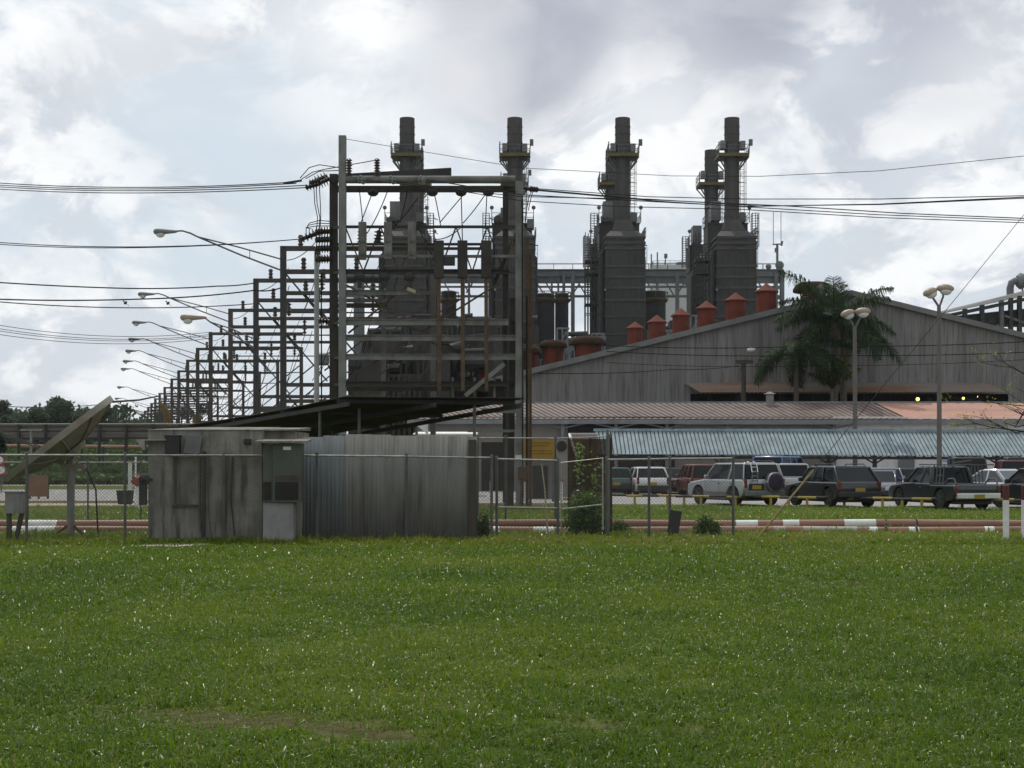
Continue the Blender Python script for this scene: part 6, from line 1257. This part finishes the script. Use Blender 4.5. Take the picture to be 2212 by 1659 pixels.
def tree(px, ybase, ytop, D, wpx, lb, nb=12, nl=260, leafm=treeleaf, ls=.5, group='trees beyond the works', name='leafy_tree', seed=0):
    rr_ = random.Random(seed); x = Wx(px, D); zt_ = Wz(ytop, D); wr = wpx/2*D/FL; T = thing(name, lb, 'tree', (x, D, 0), group)
    mb = MB(); mb.tube([(x, D, -.2), (x+.1, D, zt_*.35), (x, D, zt_*.6)], [wr*.06+.12, wr*.045+.08, .1], 8); C_ = []
    for k in range(nb):
        a = rr_.uniform(0, 6.28); q = rr_.uniform(.1, .85); hz_ = rr_.uniform(.35, .93); sp = math.sqrt(max(.08, 1-((hz_-.5)/.5)**2*.75)); r = wr*rr_.uniform(.24, .42)
        c_ = (x+wr*q*sp*math.cos(a), D+wr*q*sp*math.sin(a)*.7, zt_*hz_-r*.35); C_.append((c_, r)); mb.tube([(x, D, zt_*.3), (x*.4+c_[0]*.6, D*.4+c_[1]*.6, zt_*.3*.4+c_[2]*.6), c_], [.14, .09, .04], 5)
    mb.build('trunk', trunkmat, T); nl = int(nl*1.9); cs = np.concatenate([cloud(c_, r, nl) for c_, r in C_]); tn = np.clip(np.repeat([rr_.uniform(.15, .8) for _ in C_], nl)+rg.normal(0, .18, len(cs)), 0, 1)
    v, q, t = leaves(cs, np.full(len(cs), ls), .4, tn); np_mesh('crown', v, q, np.zeros((0, 3), 'i'), leafm, T, {'tint': t}); return T
tree(-12, 0, 852, 250, 90, 'dark tree at the far left edge behind the pipe bridge', 9, 240, seed=1); tree(48, 0, 879, 262, 60, 'low tree in the gap left of the broadest tree', 7, 200, seed=12); tree(22, 0, 868, 240, 60, 'upright dark tree second from the left edge', 8, 220, seed=2)
tree(122, 0, 853, 250, 120, 'broadest rounded dark tree behind the dish', 17, 300, seed=3); tree(212, 0, 862, 235, 84, 'dark tree right of the dish tip', 12, 260, seed=4); tree(75, 0, 880, 230, 90, 'low dark tree left of the broadest tree', 9, 240, seed=5); tree(168, 0, 878, 230, 70, 'low dark tree right of the broadest tree', 9, 240, seed=6)
tree(290, 0, 892, 300, 70, 'small far tree at the foot of the lamp row', 8, 220, seed=7); tree(430, 0, 868, 320, 110, 'far tree seen between the smaller portal frames', 11, 240, seed=8); tree(590, 0, 858, 300, 110, 'far tree seen under the first portal frames', 11, 240, seed=9); tree(345, 0, 880, 330, 80, 'hazy tree behind the yellow excavator', 9, 220, seed=10); tree(680, 0, 862, 290, 70, 'far tree left of the tall gantry', 9, 200, seed=11)
# continuous far scrub: nobody could count it
scrub = M_leaf('scrub leaves', [(0, (.022, .045, .012)), (.5, (.05, .10, .02)), (1, (.10, .16, .03))], .5, .3, .3)
c = np.concatenate([np.stack([rg.uniform(Wx(-100, D), Wx(340, D), n_), D+rg.uniform(-3, 3, n_), rg.random(n_)**.8*hh*(0.55+.6*vnoise(rg.uniform(0, 1, n_)*0+np.linspace(0, 1, n_)*0, np.zeros(n_), 1))], 1) for D, n_, hh in ((125, 9000, 2.6), (112, 7000, 1.5), (160, 7000, 3.6), (205, 9000, 7.0), (262, 22000, 12.0))])
c[:, 2] *= .45+.9*vnoise(c[:, 0], c[:, 1], 4.5, 4); v, q, t = leaves(c, np.full(len(c), .5), .4, np.clip(.15+.6*vnoise(c[:, 0], c[:, 1], 5, 9)+.25*c[:, 2]/3+rg.normal(0, .1, len(c)), 0, 1)); tag(np_mesh('scrub', v, q, np.zeros((0, 3), 'i'), scrub, None, {'tint': t}), 'far green scrub below the pipe bridge', 'scrub', kind='stuff')
c = np.stack([rg.uniform(Wx(-80, 275), Wx(720, 275), 30000), 275+rg.uniform(-5, 5, 30000), rg.random(30000)**.75], 1); tp = (9.5+6.5*fbm(c[:, 0], c[:, 0]*0, 9., 3))*np.where(c[:, 0] > Wx(280, 275), .72, 1); c[:, 2] *= tp; v, q, t = leaves(c, np.full(len(c), .8), .4, np.clip(.2+.7*fbm(c[:, 0], c[:, 2], 4, 6)+rg.normal(0, .1, len(c)), 0, 1)); tag(np_mesh('treeline', v, q, np.zeros((0, 3), 'i'), treeleaf, None, {'tint': t}), 'low continuous treeline far behind the pipe bridge', 'treeline', kind='stuff')
D = 88; tree(-6, 0, 928, D, 46, 'dark clipped tree at the left edge in front of the pipe bridge', 9, 350, ls=.22, group=None, name='leafy_tree', seed=21)
# bushes by the fence
bushleaf = M_leaf('bush leaves', [(0, (.02, .05, .008)), (.5, (.055, .13, .015)), (1, (.15, .24, .03))], .4, .4)
def bush(px, D, r, h, lb, n_=3200, vine=False, name='bush', px2=None):
    x = Wx(px, D); T = thing(name, lb, 'bush', (x, D, 0)); mb = MB(); rr_ = random.Random(int(px)); cs = []
    for k in range(16):
        a = rr_.uniform(0, 6.28); q = rr_.uniform(.15, 1); zz = h*rr_.uniform(.35, .95)*(1-.35*q); e = Vector((x+r*q*math.cos(a), D+r*q*.6*math.sin(a), zz)); b_ = Vector((x+.1*math.cos(a), D+.1*math.sin(a), -.05)); mb.tube([b_, b_.lerp(e, .5)+Vector((0, 0, .1)), e], [.014, .01, .004], 5)
        p = rg.random(n_//16)[:, None]; pp_ = np.array(b_)*(1-p)+np.array(e)*p; cs.append(pp_+rg.normal(0, .5, (n_//16, 3))*np.array([r*.42, r*.3, h*.13]))
    cs = np.concatenate(cs)
    if vine:
        path = [W(1254, 1045, D), W(1252, 1000, D), W(1256, 965, D-.1)]; mb.tube(path, .012, 5); k = rg.random((110, 1)); i = (k[:, 0] > .5); P0_, P1_, P2_ = map(np.array, path); q = np.where(i[:, None], P1_+(P2_-P1_)*(k*2-1), P0_+(P1_-P0_)*k*2); cs = np.concatenate([cs, q+rg.normal(0, .05, (110, 3))])
        k = rg.random((60, 1)); q = np.array(W(1285, 1050, D))*(1-k)+np.array(W(1292, 990, D))*k; cs = np.concatenate([cs, q+rg.normal(0, .06, (60, 3))])
    cs = cs[cs[:, 2] > .02]; mb.build('stem', trunkmat, T); t = np.clip(.25+.5*cs[:, 2]/h+rg.normal(0, .2, len(cs)), 0, 1); v, q, t = leaves(cs, np.full(len(cs), .075), .45, t, .6, .2); np_mesh('foliage', v, q, np.zeros((0, 3), 'i'), bushleaf, T, {'tint': t}); return T
bush(1256, 31.2, .56, 1.2, 'tall green bush with a climbing vine at the fence corner', 5200, True); bush(1528, 30.9, .28, .62, 'small dark bush by the fence end post', 1800); bush(1042, 30.6, .2, .75, 'scruffy weeds beside the corrugated wall', 900, name='weed_clump'); bush(1335, 33, .3, .35, 'low weeds right of the gate post', 700, name='weed_clump'); bush(645, 30.6, .1, .7, 'thin plant in the gap beside the cabinet', 500, name='weed_clump')
# palms
palmleaf = M_leaf('palm leaflets', [(0, (.012, .026, .009)), (.6, (.026, .052, .016)), (.88, (.055, .08, .024)), (1, (.23, .15, .05))], .6, .3, .1)
def palm(px, D, ycrown, fronds, lb, Lf, seed, zbase=0, tint0=.4, trunk_r=.2, upright=0., nl=44, droop=1., lean=0):
    rr_ = random.Random(seed); x = Wx(px, D); zc_ = Wz(ycrown, D); T = thing('palm_tree', lb, 'palm tree', (x, D, 0), 'palms in front of the hall'); top = Vector((x+lean, D, zc_))
    mb = MB(); mb.tube([(x, D, -.2), (x+lean*.3, D, zc_*.5), top+Vector((0, 0, -.1))], [trunk_r*1.25, trunk_r, trunk_r*.9], 12); mb.build('trunk', palmtrunk, T, smooth=True)
    for f in range(fronds):
        az = 6.283*f/fronds*2.4+rr_.uniform(-.3, .3); el = upright+rr_.uniform(-.15, 1.25)*(1 if f % 3 else .55); L = Lf*rr_.uniform(.8, 1.1); d = Vector((math.cos(az)*math.cos(el), math.sin(az)*math.cos(el), math.sin(el))); pts = []; p = top.copy(); n_ = 12
        for i in range(n_+1):
            pts.append(p.copy()); d.z -= droop*(.075+.055*i/n_)*(1.2-abs(el)*.3); d.normalize(); p = p+d*(L/n_)
        mb = MB(); mb.tube(pts, [.05*(1-i/(n_+1))+.008 for i in range(n_+1)], 5)
        P_ = np.array(pts); k = np.linspace(.12, 1, nl); ix = k*n_; i0 = np.minimum(ix.astype(int), n_-1); b_ = P_[i0]+(P_[i0+1]-P_[i0])*(ix-i0)[:, None]; tg = P_[i0+1]-P_[i0]; tg /= np.linalg.norm(tg, axis=1)[:, None]
        sd = np.cross(tg, [0, 0, 1.]); sd /= np.linalg.norm(sd, axis=1)[:, None]+1e-6; un = np.cross(sd, tg); ll = Lf*.225*np.sin(np.pi*np.clip(.12+.86*k, 0, 1))**.6+.15; vs, ts = [], []
        for s_ in (-1, 1):
            dr_ = sd*s_*.8+tg*.55+un*rg.uniform(-.15, .45, (nl, 1)); dr_ /= np.linalg.norm(dr_, axis=1)[:, None]; L1 = (ll*rg.uniform(.8, 1.15, nl))[:, None]; m1 = b_+dr_*L1*.55; m2 = m1+(dr_*.45+np.array([0, 0, -1.0]))*L1*.55; wv = tg*.034
            vs.append(np.stack([b_-wv*.6, b_+wv*.6, m1+wv, m1-wv, m2+wv*.15, m2-wv*.15], 1).reshape(-1, 3)); ts.append(np.repeat(np.clip(tint0+rg.normal(0, .18, nl), 0, 1), 6))
        v = np.concatenate(vs); base = np.arange(len(v)//6)*6; q = np.concatenate([np.stack([base, base+1, base+2, base+3], 1), np.stack([base+3, base+2, base+4, base+5], 1)])
        mesh = mb; nb_ = len(v); rv = np.array([tuple(a) for a in mesh.v]); rf = [tuple(i+nb_ for i in ff) for ff in mesh.f if len(ff) == 4]
        np_mesh('frond', np.concatenate([v, rv]), np.concatenate([q, np.array(rf)]), np.zeros((0, 3), 'i'), palmleaf, T, {'tint': np.concatenate(ts+[np.full(len(rv), .3)])})
    return T
palm(1802, 95.5, 694, 24, 'tall full palm whose crown hides the hall peak', 5.0, 4, trunk_r=.25, droop=.86, nl=64); palm(1720, 94.0, 756, 14, 'slimmer palm with drooping fronds left of the full palm', 4.0, 9, trunk_r=.17, droop=.98, tint0=.42, nl=60)
palm(1822, 97.3, 668, 9, 'taller palm behind with windblown top fronds', 3.9, 15, trunk_r=.22, droop=1.15, upright=-.1)
palm(1797, 93.4, 838, 9, 'young upright palm with one yellowed frond', 2.4, 31, trunk_r=.12, upright=.75, droop=.35, tint0=.8, nl=40)
# bare tree reaching in from the right
D = 42; x = Wx(2400, D); T = thing('bare_tree', 'nearly bare tree reaching thin twigs in from the right edge', 'tree', (x, D, 0)); mb = MB()
B_ = lambda px, py, dy=0: W(px, py, D+dy)
mb.tube([(x, D, -.2), (x-.1, D, 1.5), B_(2385, 850), B_(2330, 700)], [.2, .16, .12, .06], 10); mb.build('trunk', trunkmat, T, smooth=True)
rr_ = random.Random(2); mb = MB(); tips = []
def twig(p, q, r, depth):
    mid = p.lerp(q, .5)+Vector((rr_.uniform(-.05, .05), rr_.uniform(-.1, .1), rr_.uniform(-.04, .08)))*(q-p).length; mb.tube([p, mid, q], [r*1.2, r*1.0, r*.6], 6)
    if depth == 0: tips.append(q); return
    for s_ in (.45, .7, .95):
        b_ = p.lerp(mid, s_*2) if s_ < .5 else mid.lerp(q, s_*2-1); d = (q-p).normalized(); e = b_+Vector((d.x*.8+rr_.uniform(-.5, .3), rr_.uniform(-.5, .5), d.z*.5+rr_.uniform(-.15, .7))).normalized()*(q-p).length*rr_.uniform(.25, .5); twig(b_, e, r*.5, depth-1)
twig(B_(2390, 880), B_(2200, 934, -.5), .035, 2); twig(B_(2210, 932, -.5), B_(2100, 914, -.8), .016, 2); twig(B_(2390, 870), B_(2196, 922), .03, 0); twig(B_(2380, 800), B_(2222, 872), .035, 0); twig(B_(2222, 872), B_(2192, 924, -.2), .024, 1); twig(B_(2360, 860), B_(2178, 790), .02, 2); twig(B_(2178, 790), B_(2160, 768), .008, 1); twig(B_(2380, 905), B_(2142, 870, .3), .018, 1); twig(B_(2200, 937), B_(2120, 902), .014, 1)
mb.build('branch', trunkmat, T, smooth=True); tl = [t_ for t_ in tips if rr_.random() < .75]; cs = np.concatenate([np.array(t_)+rg.normal(0, .075, (13, 3)) for t_ in tl])
v, q, t = leaves(cs, np.full(len(cs), .075), .4, np.clip(rg.normal(.75, .2, len(cs)), 0, 1), .45); np_mesh('sparse_leaves', v, q, np.zeros((0, 3), 'i'), M_leaf('young yellow leaves', [(0, (.10, .15, .03)), (.6, (.20, .27, .05)), (1, (.36, .26, .05))], .5, .45), T, {'tint': t})

# ================================================================ GRASS
grassm = M_leaf('grass blades', [(0, (.048, .090, .006)), (.30, (.078, .148, .008)), (.62, (.122, .198, .010)), (.90, (.182, .232, .014)), (1, (.26, .22, .09))], .33, .47, .38)
def grass(name, N, D0, D1, label, tall=1.0, dt=0., keep=None, power=1.0, seed=1):
    g = np.random.default_rng(seed); u = g.random(N); y = D0*(D1/D0)**(u**power); x = (g.random(N)*2-1)*(.375*y+5.0)
    nt = N//16; pick = g.integers(0, nt, N); tuft = g.random(N) < .62; ang = g.uniform(0, 6.283, N); rad = np.abs(g.normal(0, .055, N))*np.clip(y/10, .8, 1.8)
    ty, tx = y[:nt].copy(), x[:nt].copy(); y = np.where(tuft, ty[pick]+rad*np.sin(ang), y); x = np.where(tuft, tx[pick]+rad*np.cos(ang), x)
    # clumps: pull a part of the blades towards tuft centres
    k = soil(x, y); den = fbm(x, y, .5, 11); ok = (g.random(N) > k*.95) & (g.random(N) < .35+1.1*den)
    if keep is not None: ok &= keep(x, y)
    th = g.uniform(.7, 1.35, nt)[pick]; th = np.where(tuft, th, .8); tt = (g.normal(0, .11, nt))[pick]; out = np.where(tuft, ang, g.uniform(0, 6.283, N))
    x, y, den, k, th, tt, out = x[ok], y[ok], den[ok], k[ok], th[ok], tt[ok], out[ok]; n_ = len(x); z = np.where(y < 39, height(x, y), 0)
    far = np.clip(y/11, 1, 2.6); L = g.uniform(.03, .072, n_)*(.7+.6*den)*tall*th*(1-.5*k)*np.clip(y/16, 1, 1.3); w = g.uniform(.0045, .0095, n_)*far; bigb = g.random(n_) < .07; L = np.where(bigb, L*1.7, L); w = np.where(bigb, w*1.3, w)
    az = out+g.normal(0, .7, n_); lean = np.abs(g.normal(.92, .42, n_)).clip(.05, 1.5); d0 = np.stack([np.cos(az)*np.sin(lean*.5), np.sin(az)*np.sin(lean*.5), np.cos(lean*.5)], 1); d1 = np.stack([np.cos(az)*np.sin(lean*1.5), np.sin(az)*np.sin(lean*1.5), np.cos(lean*1.5)], 1)
    tw = az+math.pi/2+g.normal(0, .5, n_); s = np.stack([np.cos(tw), np.sin(tw), g.normal(0, .3, n_)], 1); b = np.stack([x, y, z-.004], 1); m = b+d0*(L*.55)[:, None]; t = m+d1*(L*.55)[:, None]; t[:, 2] = np.maximum(t[:, 2], z+.004); W_ = s*w[:, None]
    v = np.stack([b-W_*.55, b+W_*.55, m+W_*.5, m-W_*.5, t], 1).reshape(-1, 3); i = np.arange(n_)*5; q = np.stack([i, i+1, i+2, i+3], 1); tr = np.stack([i+3, i+2, i+4], 1)
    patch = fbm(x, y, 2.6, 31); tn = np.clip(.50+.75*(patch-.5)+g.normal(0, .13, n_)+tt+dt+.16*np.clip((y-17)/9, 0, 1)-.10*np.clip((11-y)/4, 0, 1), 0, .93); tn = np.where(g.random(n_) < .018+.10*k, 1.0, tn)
    o = np_mesh(name, v, q, tr, grassm, None, {'tint': np.repeat(tn, 5)}); return tag(o, label, 'grass', kind='stuff')
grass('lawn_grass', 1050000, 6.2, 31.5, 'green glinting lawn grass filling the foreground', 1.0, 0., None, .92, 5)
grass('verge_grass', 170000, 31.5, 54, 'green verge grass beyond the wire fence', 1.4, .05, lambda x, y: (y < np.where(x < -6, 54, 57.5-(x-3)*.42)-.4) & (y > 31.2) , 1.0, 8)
def fringe(x, y): return (y > 29.3) & (y < 30.9)
grass('fence_grass', 160000, 28.2, 31.0, 'longer tufts of grass along the fence line', 1.6, .22, lambda x, y: fbm(x, y, .3, 77) > .42, 1.0, 9)

# ================================================================ AIR
hzm = bpy.data.materials.new('thin moist air'); hzm.use_nodes = True; n, l = hzm.node_tree.nodes, hzm.node_tree.links; n.remove(n['Principled BSDF'])
pv = n.new('ShaderNodeVolumePrincipled'); pv.inputs['Color'].default_value = (.90, .92, .95, 1); pv.inputs['Density'].default_value = HAZE; pv.inputs['Anisotropy'].default_value = .2
l.new(pv.outputs[0], n['Material Output'].inputs['Volume'])
mb = MB(); mb.span((-1650, -120, -1.2), (1650, 2750, 75)); tag(mb.build('haze', hzm), 'thin pale haze over the whole site', 'haze', kind='stuff')
